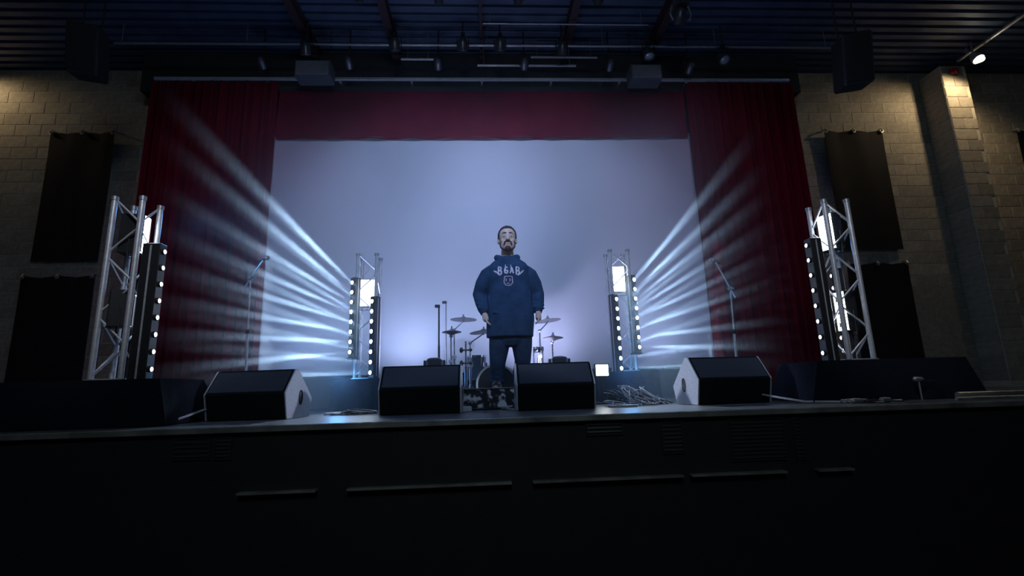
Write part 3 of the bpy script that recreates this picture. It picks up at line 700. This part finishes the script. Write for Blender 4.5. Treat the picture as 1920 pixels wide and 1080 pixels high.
# pipes and cables at the right end of the stage edge
for k, (yy, zz, r_, x0, x1, lab) in enumerate(((3.86, .02, .014, 3.75, 6.6, 'front one of the long cables lying along the right stage edge'), (4.15, .035, .028, 4.05, 6.9, 'thick pale pipe lying along the right stage edge'), (4.30, .03, .02, 4.3, 7.2, 'rear pipe lying behind the thick pale pipe at the right edge'))):
    bm = bmesh.new(); n = 14; sweep(bm, [(x0+(x1-x0)*i/n, yy+.03*math.sin(i*1.3+k)*(k == 0), zz) for i in range(n+1)], r_, 8); tag(obj('stage_edge_pipe', bm, 'trim', None, True), lab, 'pipe', 'pipes along the right stage edge')
for i, (px, py) in enumerate(((1662, 756), (1608, 756), (1722, 712))):
    c = P(px, py, 4.0 if i < 2 else 4.3); t = thing('cable_connector', ['dark connector near the right end of the stage edge', 'small pale connector just right of the far right case', 'small pale clip low on the right wall side'][i], 'connector', (c.x, c.y, max(c.z-.02, 0) if i == 2 else 0))
    bm = bmesh.new(); sweep(bm, [(-.03, 0, .025), (.03, 0, .025)], [.022, .018], 10, 'round'); obj('shell', bm, 'steel', t, True)
    bm = bmesh.new()
    sweep(bm, [(.03, 0, .025), (.09, .02, .012), (.16, .01, .008)], .006, 6)
    obj('lead', bm, 'cable', t, True)
    if i == 2:
        bm = bmesh.new(); sweep(bm, [(0, 0, -t.location.z), (0, 0, .01)], .008, 6); obj('post', bm, 'steel', t)
bm = bmesh.new(); sweep(bm, [(-5.5, 3.85, .012), (-4.9, 3.86, .012), (-4.2, 3.84, .012), (-3.6, 3.9, .01)], .012, 8); tag(obj('stage_edge_pipe', bm, 'trim', None, True), 'metal pipe lying along the far left stage edge', 'pipe', 'pipes along the left stage edge')

# ------------------------------------------------------------------ microphones
def mic_stand(base, top, mic, lab, cat='microphone stand', m='alu'):
    b = Vector((base.x, base.y, 0)); t = thing('microphone_stand', lab, cat, b, 0, 'microphone stands')
    tp = top-b; mc = mic-b
    bm = bmesh.new(); sweep(bm, [(0, 0, .03), tp*.6], .014, 10); obj('lower_tube', bm, m, t, True)
    bm = bmesh.new(); sweep(bm, [tp*.58, tp], .009, 10); obj('upper_tube', bm, m, t, True)
    bm = bmesh.new(); ball(bm, tp*.6, .022, 1, 1, 1.3); obj('clutch', bm, 'black', t, True)
    bm = bmesh.new(); d = (mc-tp).normalized(); sweep(bm, [tp-d*.12, mc], .009, 8); obj('boom', bm, m, t, True)
    bm = bmesh.new(); ball(bm, tp, .028); sweep(bm, [tp+Vector((-.03, 0, 0)), tp+Vector((.045, 0, 0))], .010, 8); obj('boom_joint', bm, 'steel', t, True)
    for k in range(3):
        a_ = k*2*PI/3+.5; bm = bmesh.new(); sweep(bm, [(0, 0, .12), (.30*math.cos(a_), .30*math.sin(a_), .012)], .009, 8); obj('leg', bm, m, t, True)
    # the microphone sits in the clip at the boom end
    mo = thing('microphone', lab.replace('microphone stand', 'microphone').replace('tall boom', 'on the boom')+', at the boom tip', 'microphone', mic, 0, 'stage microphones')
    s_ = 1 if d.x > 0 else -1
    q = Vector((s_*.10, -.05, .02)); bm = bmesh.new(); sweep(bm, [-q*.9, q*.3], [.010, .014], 12); obj('handle', bm, 'grey', mo, True)
    bm = bmesh.new(); ball(bm, q*.55, .026, 1.1, 1, 1, 14); obj('grille', bm, 'alu', mo, True)
    return t
mic_stand(P(463, 690, 5.42), P(470, 522, 5.42), P(494, 487, 5.42), 'tall boom microphone stand behind the furthest left wedge')
mic_stand(P(1379, 672, 5.5), P(1369, 541, 5.5), P(1341, 490, 5.5), 'tall boom microphone stand behind the furthest right wedge')
def thin_stand(px, ytop, Y, lab, m, r_=.010, head=True):
    p = P(px, ytop, Y); t = thing('pole_stand', lab, 'stand', (p.x, Y, 0), 0, 'plain pole stands')
    bm = bmesh.new(); sweep(bm, [(0, 0, .02), (0, 0, p.z*.6)], r_*1.3, 8); obj('lower_tube', bm, m, t, True)
    bm = bmesh.new(); sweep(bm, [(0, 0, p.z*.58), (0, 0, p.z)], r_, 8); obj('upper_tube', bm, m, t, True)
    bm = bmesh.new(); lathe(bm, [(.13, 0), (.13, .015), (.02, .03)], 20); obj('base', bm, 'black', t)
    if head:
        bm = bmesh.new(); bx(bm, -.05, .012, -.02, .02, p.z-.025, p.z+.01, .004); obj('clip', bm, 'black', t)
thin_stand(823, 573, 6.0, 'thin dark pole stand with a clip left of the drum kit', 'black')
thin_stand(836, 566, 6.66, 'pale pole stand just right of the dark pole stand', 'steel', .009, True)
# floor moving heads behind the centre wedges
def floor_head(px0, px1, py0, lab):
    a, b = P(px0, py0, 5.9), P(px1, py0, 5.9); cx = (a.x+b.x)/2; W = (b.x-a.x)/2; z1 = a.z
    t = thing('floor_spotlight', lab, 'stage light', (cx, 5.9, 0), 0, 'floor spotlights')
    bm = bmesh.new(); bx(bm, -W*.9, W*.9, -.12, .12, 0, .10, .01); obj('base', bm, 'plastic', t)
    for s_ in (-1, 1):
        bm = bmesh.new(); bx(bm, s_*W-.012, s_*W+.012, -.05, .05, .10, z1-.02, .004); obj('arm', bm, 'plastic', t)
    bm = bmesh.new(); bx(bm, -W*.78, W*.78, -.10, .10, z1-.20, z1, .02); obj('head', bm, 'plastic', t)
    bm = bmesh.new(); lathe(bm, [(W*.6, 0), (W*.5, .01), (.01, .014)], 20, Matrix.Translation((0, 0, z1))); obj('lens', bm, 'parlens', t, True)
floor_head(797, 833, 673, 'dark floor spotlight showing over the left centre wedge')
floor_head(1030, 1066, 670, 'dark floor spotlight showing over the right centre wedge')

# ------------------------------------------------------------------ drum kit
KY = 6.05
c = P(931, 714, KY); t = thing('bass_drum', 'black-headed bass drum behind the performer\'s legs', 'drum', (c.x, KY, .255)); t.scale = (.87, .87, .87)
rx = Matrix.Rotation(PI/2, 4, 'X')
bm = bmesh.new(); lathe(bm, [(.255, -.36), (.262, -.36), (.262, 0), (.255, 0)], 44, rx); obj('shell', bm, 'drumshell', t, True)
for y in (0, -.38):
    bm = bmesh.new(); lathe(bm, [(.258, y-.002), (.285, y-.002), (.285, y+.035), (.258, y+.035)], 44, rx); obj('hoop', bm, 'hoop', t, True)
bm = bmesh.new(); lathe(bm, [(.257, .004), (.20, .014), (.01, .016)], 44, rx); obj('front_head', bm, 'drumhead_black', t, True)
for k in range(8):
    a_ = k*PI/4+.4; bm = bmesh.new(); bx(bm, -.012, .012, .06, .12, -.015, .015, .003); o = obj('lug', bm, 'chrome', t); o.location = (.27*math.cos(a_), 0, .27*math.sin(a_)); o.rotation_euler = (0, -a_, 0)
for s_ in (-1, 1):
    bm = bmesh.new(); sweep(bm, [(s_*.24, .02, -.08), (s_*.33, -.05, -.285)], .010, 8); obj('spur', bm, 'chrome', t, True)
def drum(px0, px1, py, Y, h, lab, legs=3, name='floor_tom'):
    a, b = P(px0, py, Y), P(px1, py, Y); r_ = (b.x-a.x)/2; t = thing(name, lab, 'drum', ((a.x+b.x)/2, Y, 0), 0); z = a.z
    bm = bmesh.new(); lathe(bm, [(r_*.96, z-h), (r_*.96, z-.005)], 32); obj('shell', bm, 'drumshell', t, True)
    for zz in (z-.012, z-h-.006):
        bm = bmesh.new(); lathe(bm, [(r_*.97, zz-.01), (r_*1.04, zz-.01), (r_*1.04, zz+.015), (r_*.97, zz+.015)], 32); obj('hoop', bm, 'chrome', t, True)
    bm = bmesh.new(); lathe(bm, [(r_*.95, z-.006), (r_*.94, z+.001), (.01, z+.001)], 32); obj('batter_head', bm, 'drumhead', t, True)
    for k in range(6):
        a_ = k*PI/3+.2; bm = bmesh.new(); bx(bm, -.008, .012, -.01, .01, -.03, .03, .003); o = obj('lug', bm, 'chrome', t); o.location = (r_*math.cos(a_), r_*math.sin(a_), z-h*.4); o.rotation_euler = (0, 0, a_)
    for k in range(legs):
        a_ = k*2*PI/3-.7; x, y = r_*1.06*math.cos(a_), r_*1.06*math.sin(a_); bm = bmesh.new(); sweep(bm, [(x, y, z-h*.5), (x, y, .06), (x*1.12, y*1.12, .008)], .008, 8); obj('leg', bm, 'chrome', t, True)
    return t
drum(874, 912, 668, 6.58, .30, 'blue-black floor tom left of the bass drum')
drum(1000, 1018, 652, 6.30, .05, 'small shallow drum right of the performer', 3, 'snare_drum')
def cymbal(px, py, w_, Y, bx_, lab, tilt=0, hat=False, m='brass', booma=None):
    c = P(px, py, Y); r_ = w_/2/(FPX/(Y*1.0)); base = P(bx_, 700, Y+.05)
    t = thing('cymbal_stand', lab, 'cymbal', (base.x, Y+.05, 0), 0, 'cymbals on stands'); lc = Vector((c.x-base.x, -.05, c.z))
    mt = Matrix.Translation(lc) @ Matrix.Rotation(tilt, 4, 'Y') @ Matrix.Rotation(-.04, 4, 'X')
    bm = bmesh.new(); lathe(bm, [(r_, -.012), (r_, -.010), (r_*.5, .006), (r_*.2, .012), (r_*.15, .028), (.012, .034), (.012, .030), (r_*.13, .022), (r_*.2, .008), (r_*.5, .002)], 36, mt); obj('cymbal', bm, m, t, True)
    if hat:
        bm = bmesh.new(); lathe(bm, [(r_, -.014), (r_, -.016), (r_*.5, -.030), (r_*.15, -.05), (.012, -.05), (.012, -.046), (r_*.5, -.026)], 36, mt); obj('bottom_cymbal', bm, m, t, True)
    bm = bmesh.new(); sweep(bm, [lc+Vector((0, 0, -.05)), lc+Vector((0, 0, .06))], .006, 8); ball(bm, lc+Vector((0, 0, .05)), .014); obj('wing_nut', bm, 'chrome', t, True)
    kz = c.z-.14 if abs(c.x-base.x) > .05 else c.z-.06
    bm = bmesh.new(); sweep(bm, [(0, 0, kz), (lc.x, lc.y, lc.z-.03)], .008, 8); obj('boom', bm, 'chrome', t, True)
    bm = bmesh.new(); sweep(bm, [(0, 0, .12), (0, 0, kz*.65)], .017, 10); obj('lower_tube', bm, 'chrome', t, True)
    bm = bmesh.new(); sweep(bm, [(0, 0, kz*.6), (0, 0, kz)], .011, 10); obj('upper_tube', bm, 'chrome', t, True)
    bm = bmesh.new(); ball(bm, (0, 0, kz), .024); obj('tilter', bm, 'steel', t, True)
    obj('clamp', box(-.03, .03, -.02, .02, kz*.64-.02, kz*.64+.02, .004), 'steel', t)
    for k in range(3):
        a_ = k*2*PI/3+.3; bm = bmesh.new(); sweep(bm, [(0, 0, .28), (.17*math.cos(a_), .17*math.sin(a_), .012)], .008, 8); obj('leg', bm, 'chrome', t, True)
cymbal(869, 598, 50, 6.50, 852, 'upper cymbal left of the performer', .03)
cymbal(847, 621, 36, 6.2, 846, 'hi-hat cymbals furthest left, beside the pole stands', 0, True)
cymbal(907, 621, 54, 6.22, 882, 'larger lower cymbal tucked behind the performer\'s left side', -.10)
cymbal(1027, 600, 50, 6.52, 1015, 'upper cymbal right of the performer, tipped', -.10)
cymbal(1037, 632, 38, 6.2, 1038, 'lower cymbal furthest right of the kit', 0, True)
# drummer's hardware stand in the gap
c = P(873, 640, 5.7); t = thing('hardware_stand', 'short chrome stand with knobs in the gap left of the step box', 'stand', (c.x, 5.7, 0))
bm = bmesh.new(); sweep(bm, [(0, 0, .10), (0, 0, c.z*.62)], .019, 10); obj('lower_tube', bm, 'chrome', t, True)
bm = bmesh.new(); sweep(bm, [(0, 0, c.z*.6), (0, 0, c.z)], .012, 10); obj('upper_tube', bm, 'chrome', t, True)
for z in (c.z-.10, c.z-.25):
    bm = bmesh.new(); ball(bm, (.055, 0, z), .02); ball(bm, (-.05, 0, z), .022, 1, 1, 1.5); sweep(bm, [(-.05, 0, z), (.055, 0, z)], .010, 8); obj('clamp_knob', bm, 'black', t, True)
for k in range(3):
    a_ = k*2*PI/3-.5; bm = bmesh.new(); sweep(bm, [(0, 0, .26), (.22*math.cos(a_), .22*math.sin(a_), .012)], .010, 8); obj('leg', bm, 'chrome', t, True)

# ------------------------------------------------------------------ the performer
MY = 5.30
def mp(x, y, dy=0):
    p = P(x, y, MY); return Vector((p.x, MY+dy, p.z))
root = thing('person', 'bearded man in navy printed hoodie and dark jeans standing with arms at his sides', 'person', (0, 0, 0))
sol = .218
fl, fr = Vector((.10, MY-.02, sol)), Vector((.335, MY+.03, sol))
hipL, hipR = mp(938, 628), mp(978, 628); kL, kR = mp(933, 680, -.02), mp(980, 678, -.01)
shL, shR = mp(915, 514), mp(992, 514); elL, elR = mp(899, 552, .03), mp(1008, 552, .03); wrL, wrR = mp(908, 588, -.06), mp(1008, 585, -.06)
head = mp(951, 453); neck = mp(951, 486)
hc = Vector((head.x, MY-.02, head.z))
cx = mp(954, 560).x
# body: one continuous skin
bm = bmesh.new()
ball(bm, hc+Vector((0, 0, .035)), .1, .80, .98, .98, 24)                 # skull
ball(bm, hc+Vector((0, -.030, -.045)), .075, .86, .92, 1.05, 20)          # jaw
ball(bm, hc+Vector((0, -.062, -.092)), .028, 1.2, .8, .8, 14)             # chin
sweep(bm, [hc+Vector((0, -.088, .030)), hc+Vector((0, -.112, -.010))], [.009, .016], 10, 'round')   # nose
ball(bm, hc+Vector((-.013, -.100, -.014)), .010); ball(bm, hc+Vector((.013, -.100, -.014)), .010)
sweep(bm, [hc+Vector((-.048, -.070, .042)), hc+Vector((-.012, -.088, .042))], .0065, 8, 'round')      # brow
sweep(bm, [hc+Vector((.048, -.070, .042)), hc+Vector((.012, -.088, .042))], .0065, 8, 'round')
for s_ in (-1, 1):
    ball(bm, hc+Vector((s_*.082, .005, .0)), .028, .4, .75, 1.15, 12)      # ears
    ball(bm, hc+Vector((s_*.040, -.058, -.012)), .026, 1, .8, 1, 12)      # cheeks
sweep(bm, [hc+Vector((-.020, -.097, -.046)), hc+Vector((.020, -.097, -.046))], .0075, 8, 'round')    # lips
HS = 1.2
def grow(bm):
    for v in bm.verts: v.co = hc+(v.co-hc)*HS
grow(bm)
sweep(bm, [hc+Vector((0, .02, -.05)), Vector((neck.x, MY+.01, neck.z-.05))], [.066, .076], 18)
tz = lambda y: P(955, y, MY).z
loft(bm, [(cx, MY, tz(632), .19, .14), (cx, MY, tz(600), .20, .16), (cx, MY, tz(560), .20, .16), (cx, MY, tz(520), .20, .14), (cx, MY, tz(497), .14, .09)])
for sh, el, wr, s_ in ((shL, elL, wrL, -1), (shR, elR, wrR, 1)):
    sweep(bm, [sh, (sh+el)/2, el, (el+wr)/2, wr], [.062, .056, .046, .042, .030], 14, 'round')
    d = (wr-el).normalized(); pal = wr+d*.05
    sweep(bm, [wr, wr+d*.03, wr+d*.085], [.027, .032, .034], 12, 'round')
    side = Vector((0, -1, 0)); inn = Vector((-s_, 0, 0))
    for k in range(4):
        b0 = wr+d*.088+side*(.030-.0205*k)*1.05; L = (.066, .076, .071, .055)[k]
        sweep(bm, [b0-d*.02, b0+d*L*.45+inn*.004, b0+d*L*.78+inn*.018, b0+d*L*.98+inn*.032], [.0098, .0092, .0084, .0072], 10, 'round')
    b0 = wr+d*.028+side*.026
    sweep(bm, [b0, b0+d*.028+side*.016+inn*.010, b0+d*.058+side*.014+inn*.020], [.0125, .011, .009], 10, 'round')
for hp, kn, ft in ((hipL, kL, fl), (hipR, kR, fr)):
    an = ft+Vector((0, .05, .09)); sweep(bm, [hp, (hp+kn)/2, kn, (kn+an)/2+Vector((0, .01, 0)), an], [.095, .082, .058, .052, .038], 16, 'round')
remesh('body', bm, 'skin', root, .0052, 3)
# eyes
for s_ in (-1, 1):
    bm = bmesh.new(); ball(bm, hc+Vector((s_*.031, -.0800, .020)), .0125, 1.15, .8, .7, 12); grow(bm); e = obj('eye', bm, 'eyew', root, True)
    bm = bmesh.new(); ball(bm, hc+Vector((s_*.031, -.0890, .020)), .0045, 1, .4, 1, 10); grow(bm); obj('iris', bm, 'eyed', e, True)
    bm = bmesh.new(); sweep(bm, [hc+Vector((s_*.050, -.078, .050)), hc+Vector((s_*.030, -.098, .056)), hc+Vector((s_*.013, -.099, .050))], [.002, .0035, .003], 6, 'round'); grow(bm); obj('eyebrow', bm, 'hair', root, True)
# hair: short cap with front hairline; beard with moustache
bm = bmesh.new()
bmesh.ops.create_uvsphere(bm, u_segments=36, v_segments=24, radius=.108, matrix=Matrix.Translation(hc+Vector((0, .008, .042))) @ Matrix.Diagonal((.83, .96, .98, 1)))
kill = [v for v in bm.verts if (v.co.y < MY-.065 and v.co.z < hc.z+.098) or (v.co.y < MY+.0 and v.co.z < hc.z+.005) or v.co.z < hc.z-.055]
bmesh.ops.delete(bm, geom=kill, context='VERTS')
for v in bm.verts:
    k = 1+.02*math.sin(v.co.x*160+v.co.z*90)*math.cos(v.co.y*140); v.co = hc+(v.co-hc)*k
grow(bm); bmesh.ops.solidify(bm, geom=bm.faces[:], thickness=.006); obj('hair', bm, 'hair', root, True)
bm = bmesh.new()
sweep(bm, [hc+Vector((-.034, -.084, -.060)), hc+Vector((-.028, -.103, -.036)), hc+Vector((0, -.112, -.029)), hc+Vector((.028, -.103, -.036)), hc+Vector((.034, -.084, -.060))], [.008, .007, .006, .007, .008], 10, 'round')
ball(bm, hc+Vector((0, -.082, -.094)), .029, 1.0, .7, 1.0, 14)
sweep(bm, [hc+Vector((-.074, -.005, -.02)), hc+Vector((-.066, -.035, -.068)), hc+Vector((-.040, -.070, -.100)), hc+Vector((0, -.085, -.112)), hc+Vector((.040, -.070, -.100)), hc+Vector((.066, -.035, -.068)), hc+Vector((.074, -.005, -.02))], [.004, .007, .011, .015, .011, .007, .004], 10, 'round')
grow(bm); remesh('beard', bm, 'hair', root, .004, 2)
# hoodie: torso, sleeves, hood roll
bm = bmesh.new()
rings = [(634, 912, 1000, .165), (628, 912, 1000, .172), (600, 912, 1002, .185), (570, 912, 999, .190), (545, 914, 996, .185), (520, 914, 992, .172), (505, 914, 992, .155), (496, 920, 986, .13), (488, 930, 974, .105), (483, 937, 966, .085)]
L = []
for y, a, b, ry in rings:
    p, q = mp(a, y), mp(b, y); L.append(((p.x+q.x)/2, MY-.01, p.z, (q.x-p.x)/2, ry))
loft(bm, L, 36, 2.2)
for sh, el, wr, s_ in ((shL, elL, wrL, -1), (shR, elR, wrR, 1)):
    sweep(bm, [sh+Vector((-s_*.11, 0, .055)), sh+Vector((-s_*.05, 0, .028)), sh+Vector((s_*.0, 0, -.015)), (sh+el)/2+Vector((s_*.008, 0, 0)), el, (el+wr)/2, wr-(wr-el).normalized()*.035, wr-(wr-el).normalized()*.0], [.060, .080, .092, .088, .078, .070, .058, .046], 18, 'flat')
    d = (wr-el).normalized()
    for k, f_ in enumerate((.35, .6, .8)):                                     # sleeve creases
        p = el+(wr-el)*f_; sweep(bm, [p+Vector((-.06, -.035, .012)), p+Vector((0, -.072+.01*k, 0)), p+Vector((.06, -.035, -.012))], .012, 8, 'round')
# hood roll behind and round the neck
nk = Vector((neck.x, MY+.0, tz(487)))
sweep(bm, [nk+Vector((-.055, -.105, -.055)), nk+Vector((-.098, -.06, .0)), nk+Vector((-.115, .02, .03)), nk+Vector((-.07, .10, .035)), nk+Vector((0, .13, .03)), nk+Vector((.07, .10, .035)), nk+Vector((.115, .02, .03)), nk+Vector((.098, -.06, .0)), nk+Vector((.055, -.105, -.055))], [.020, .030, .036, .045, .052, .045, .036, .030, .020], 14, 'round')
# folds on the belly and sides
for (x0, y0, x1, y1, r_) in ((925, 590, 945, 594, .008), (962, 600, 985, 594, .008), (916, 560, 921, 608, .013), (993, 552, 990, 604, .013), (936, 570, 972, 573, .008)):
    p, q = mp(x0, y0), mp(x1, y1); yf = MY-.165 if abs(x0-955) < 36 and abs(x1-955) < 36 else MY-.10
    sweep(bm, [Vector((p.x, yf, p.z)), Vector(((p.x+q.x)/2, yf-.012, (p.z+q.z)/2)), Vector((q.x, yf, q.z))], r_, 8, 'round')
hood = remesh('hoodie', bm, 'hoodie', root, .0085, 5)
# drawstrings, cuffs and hem band
for s_ in (-1, 1):
    bm = bmesh.new(); sweep(bm, [nk+Vector((s_*.025, -.125, -.06)), nk+Vector((s_*.03, -.175, -.12)), nk+Vector((s_*.028, -.187, -.17))], .004, 6, 'round'); obj('drawstring', bm, 'printm', root, True)
for el, wr in ((elL, wrL), (elR, wrR)):
    d = (wr-el).normalized(); bm = bmesh.new(); sweep(bm, [wr-d*.045, wr-d*.03, wr+d*.012], [.056, .050, .042], 18); obj('cuff', bm, 'hoodie', root, True)
# chest print, laid on the cloth
dg = bpy.context.evaluated_depsgraph_get()
def on_chest(x, z):
    """front of the hoodie at (x, z)"""
    ok, loc, nrm, _ = hood.ray_cast(Vector((x, MY-1, z)), Vector((0, 1, 0)))
    return (loc.y if ok else MY-.17)
def wrap(bm, th=.003):
    for v in bm.verts: v.co.y += on_chest(v.co.x, v.co.z)-th
pc = mp(956, 508); S = .006
def glyph_strokes(polys, m, nm):
    bm = bmesh.new()
    for poly, r_ in polys:
        pts = []
        for (x0, y0), (x1, y1) in zip(poly, poly[1:]):
            for k in range(4): pts.append((x0+(x1-x0)*k/4, y0+(y1-y0)*k/4))
        pts.append(poly[-1])
        pp = [Vector((P(x, y, MY-.17).x, 0, P(x, y, MY-.17).z)) for x, y in pts]
        pp = [Vector((p.x, on_chest(p.x, p.z)-.0015, p.z)) for p in pp]
        sweep(bm, pp, r_, 6, 'flat')
    return obj(nm, bm, m, root, True)
# four block letters "B&AB" with pointed wings at both ends, arched
def letter(ch, x, y, w_, h):
    T = dict(B=[[(0, 0), (0, 1)], [(0, 0), (.8, .1), (.8, .4), (0, .5)], [(0, .5), (.95, .6), (.9, .95), (0, 1)]], A=[[(0, 1), (.5, 0), (1, 1)], [(.2, .65), (.8, .65)]],
             S=[[(1, .1), (.3, 0), (.05, .25), (.9, .65), (.8, .95), (0, .95)]], G=[[(.95, .1), (.3, 0), (0, .4), (.1, .9), (.6, 1), (.95, .85), (.95, .55), (.5, .55)]])
    return [([(x+u*w_, y+v*h) for u, v in st], .0085) for st in T[ch]]
strokes = letter('B', 934.5, 500, 6, 15)+letter('G', 946, 501, 6, 12)+letter('A', 956.5, 501, 6, 12)+letter('B', 968, 500, 6, 15)
glyph_strokes(strokes, 'printm', 'print_letters')
glyph_strokes([([(933, 512), (930, 508), (926, 507)], .006), ([(938, 517), (931, 511), (926, 507)], .005), ([(976, 512), (979, 508), (982, 506)], .006), ([(971, 517), (977, 512), (982, 506)], .005)], 'printm', 'print_wings')
glyph_strokes([([(946, 519), (945, 531), (949, 536), (957, 536), (961, 531), (960, 519), (946, 519)], .006), ([(949, 523), (949, 528)], .006), ([(956, 523), (956, 528)], .006), ([(950, 532), (956, 532)], .005)], 'printr', 'print_badge')
# trousers
bm = bmesh.new()
hp = (hipL+hipR)/2; loft(bm, [(hp.x, MY, tz(650), .150, .115), (hp.x, MY, tz(640), .185, .140), (hp.x, MY, tz(615), .195, .150), (hp.x, MY, tz(600), .19, .145)], 28)
for h_, kn, ft in ((hipL, kL, fl), (hipR, kR, fr)):
    an = ft+Vector((0, .045, .085)); o_ = Vector((0, 0, 0))
    sweep(bm, [h_+Vector((0, 0, .03)), (h_+kn)/2, kn, (kn+an)/2, an+Vector((0, 0, .02)), an-Vector((0, 0, .035))], [.118, .108, .086, .080, .074, .076], 18, 'flat')
    for f_ in (.25, .6, .9):
        p = kn+(an-kn)*f_; sweep(bm, [p+Vector((-.06, -.04, .01)), p+Vector((0, -.078, -.006)), p+Vector((.06, -.04, .012))], .012, 8, 'round')
remesh('jeans', bm, 'jeans', root, .009, 4)
for ft, yaw in ((fl, -.12), (fr, .18)):
    mt = Matrix.Translation(ft) @ Matrix.Rotation(yaw, 4, 'Z')
    bm = bmesh.new()
    pr = [(.10, .03, .035), (.06, .06, .042), (0, .06, .044), (-.07, .045, .048), (-.12, .032, .048), (-.165, .018, .036)]
    loop = []
    for y, h_, w_ in pr:
        loop.append([mt @ Vector((w_*math.cos(a_), y, .018+max(0, math.sin(a_))*(h_+.012)+min(0, math.sin(a_))*.012)) for a_ in [2*PI*k/16 for k in range(16)]])
    vs = [[bm.verts.new(p) for p in lp] for lp in loop]
    for a, b in zip(vs, vs[1:]):
        for k in range(16): bm.faces.new((a[k], a[(k+1) % 16], b[(k+1) % 16], b[k]))
    bm.faces.new(vs[0]); bm.faces.new(vs[-1][::-1]); sh = obj('shoe', bm, 'shoe', root, True)
    bm = bmesh.new(); vs = []
    n = 24; lo = []; hi = []
    for k in range(n):
        a_ = 2*PI*k/n; x, y = .050*math.cos(a_)*(1-.18*max(0, math.sin(a_))), -.035+.145*math.sin(a_)
        lo.append(bm.verts.new(mt @ Vector((x, y, .001)))); hi.append(bm.verts.new(mt @ Vector((x*.97, y*.985, .022))))
    for k in range(n): bm.faces.new((lo[k], lo[(k+1) % n], hi[(k+1) % n], hi[k]))
    bm.faces.new(lo[::-1]); bm.faces.new(hi); obj('sole', bm, 'sole', sh, True)
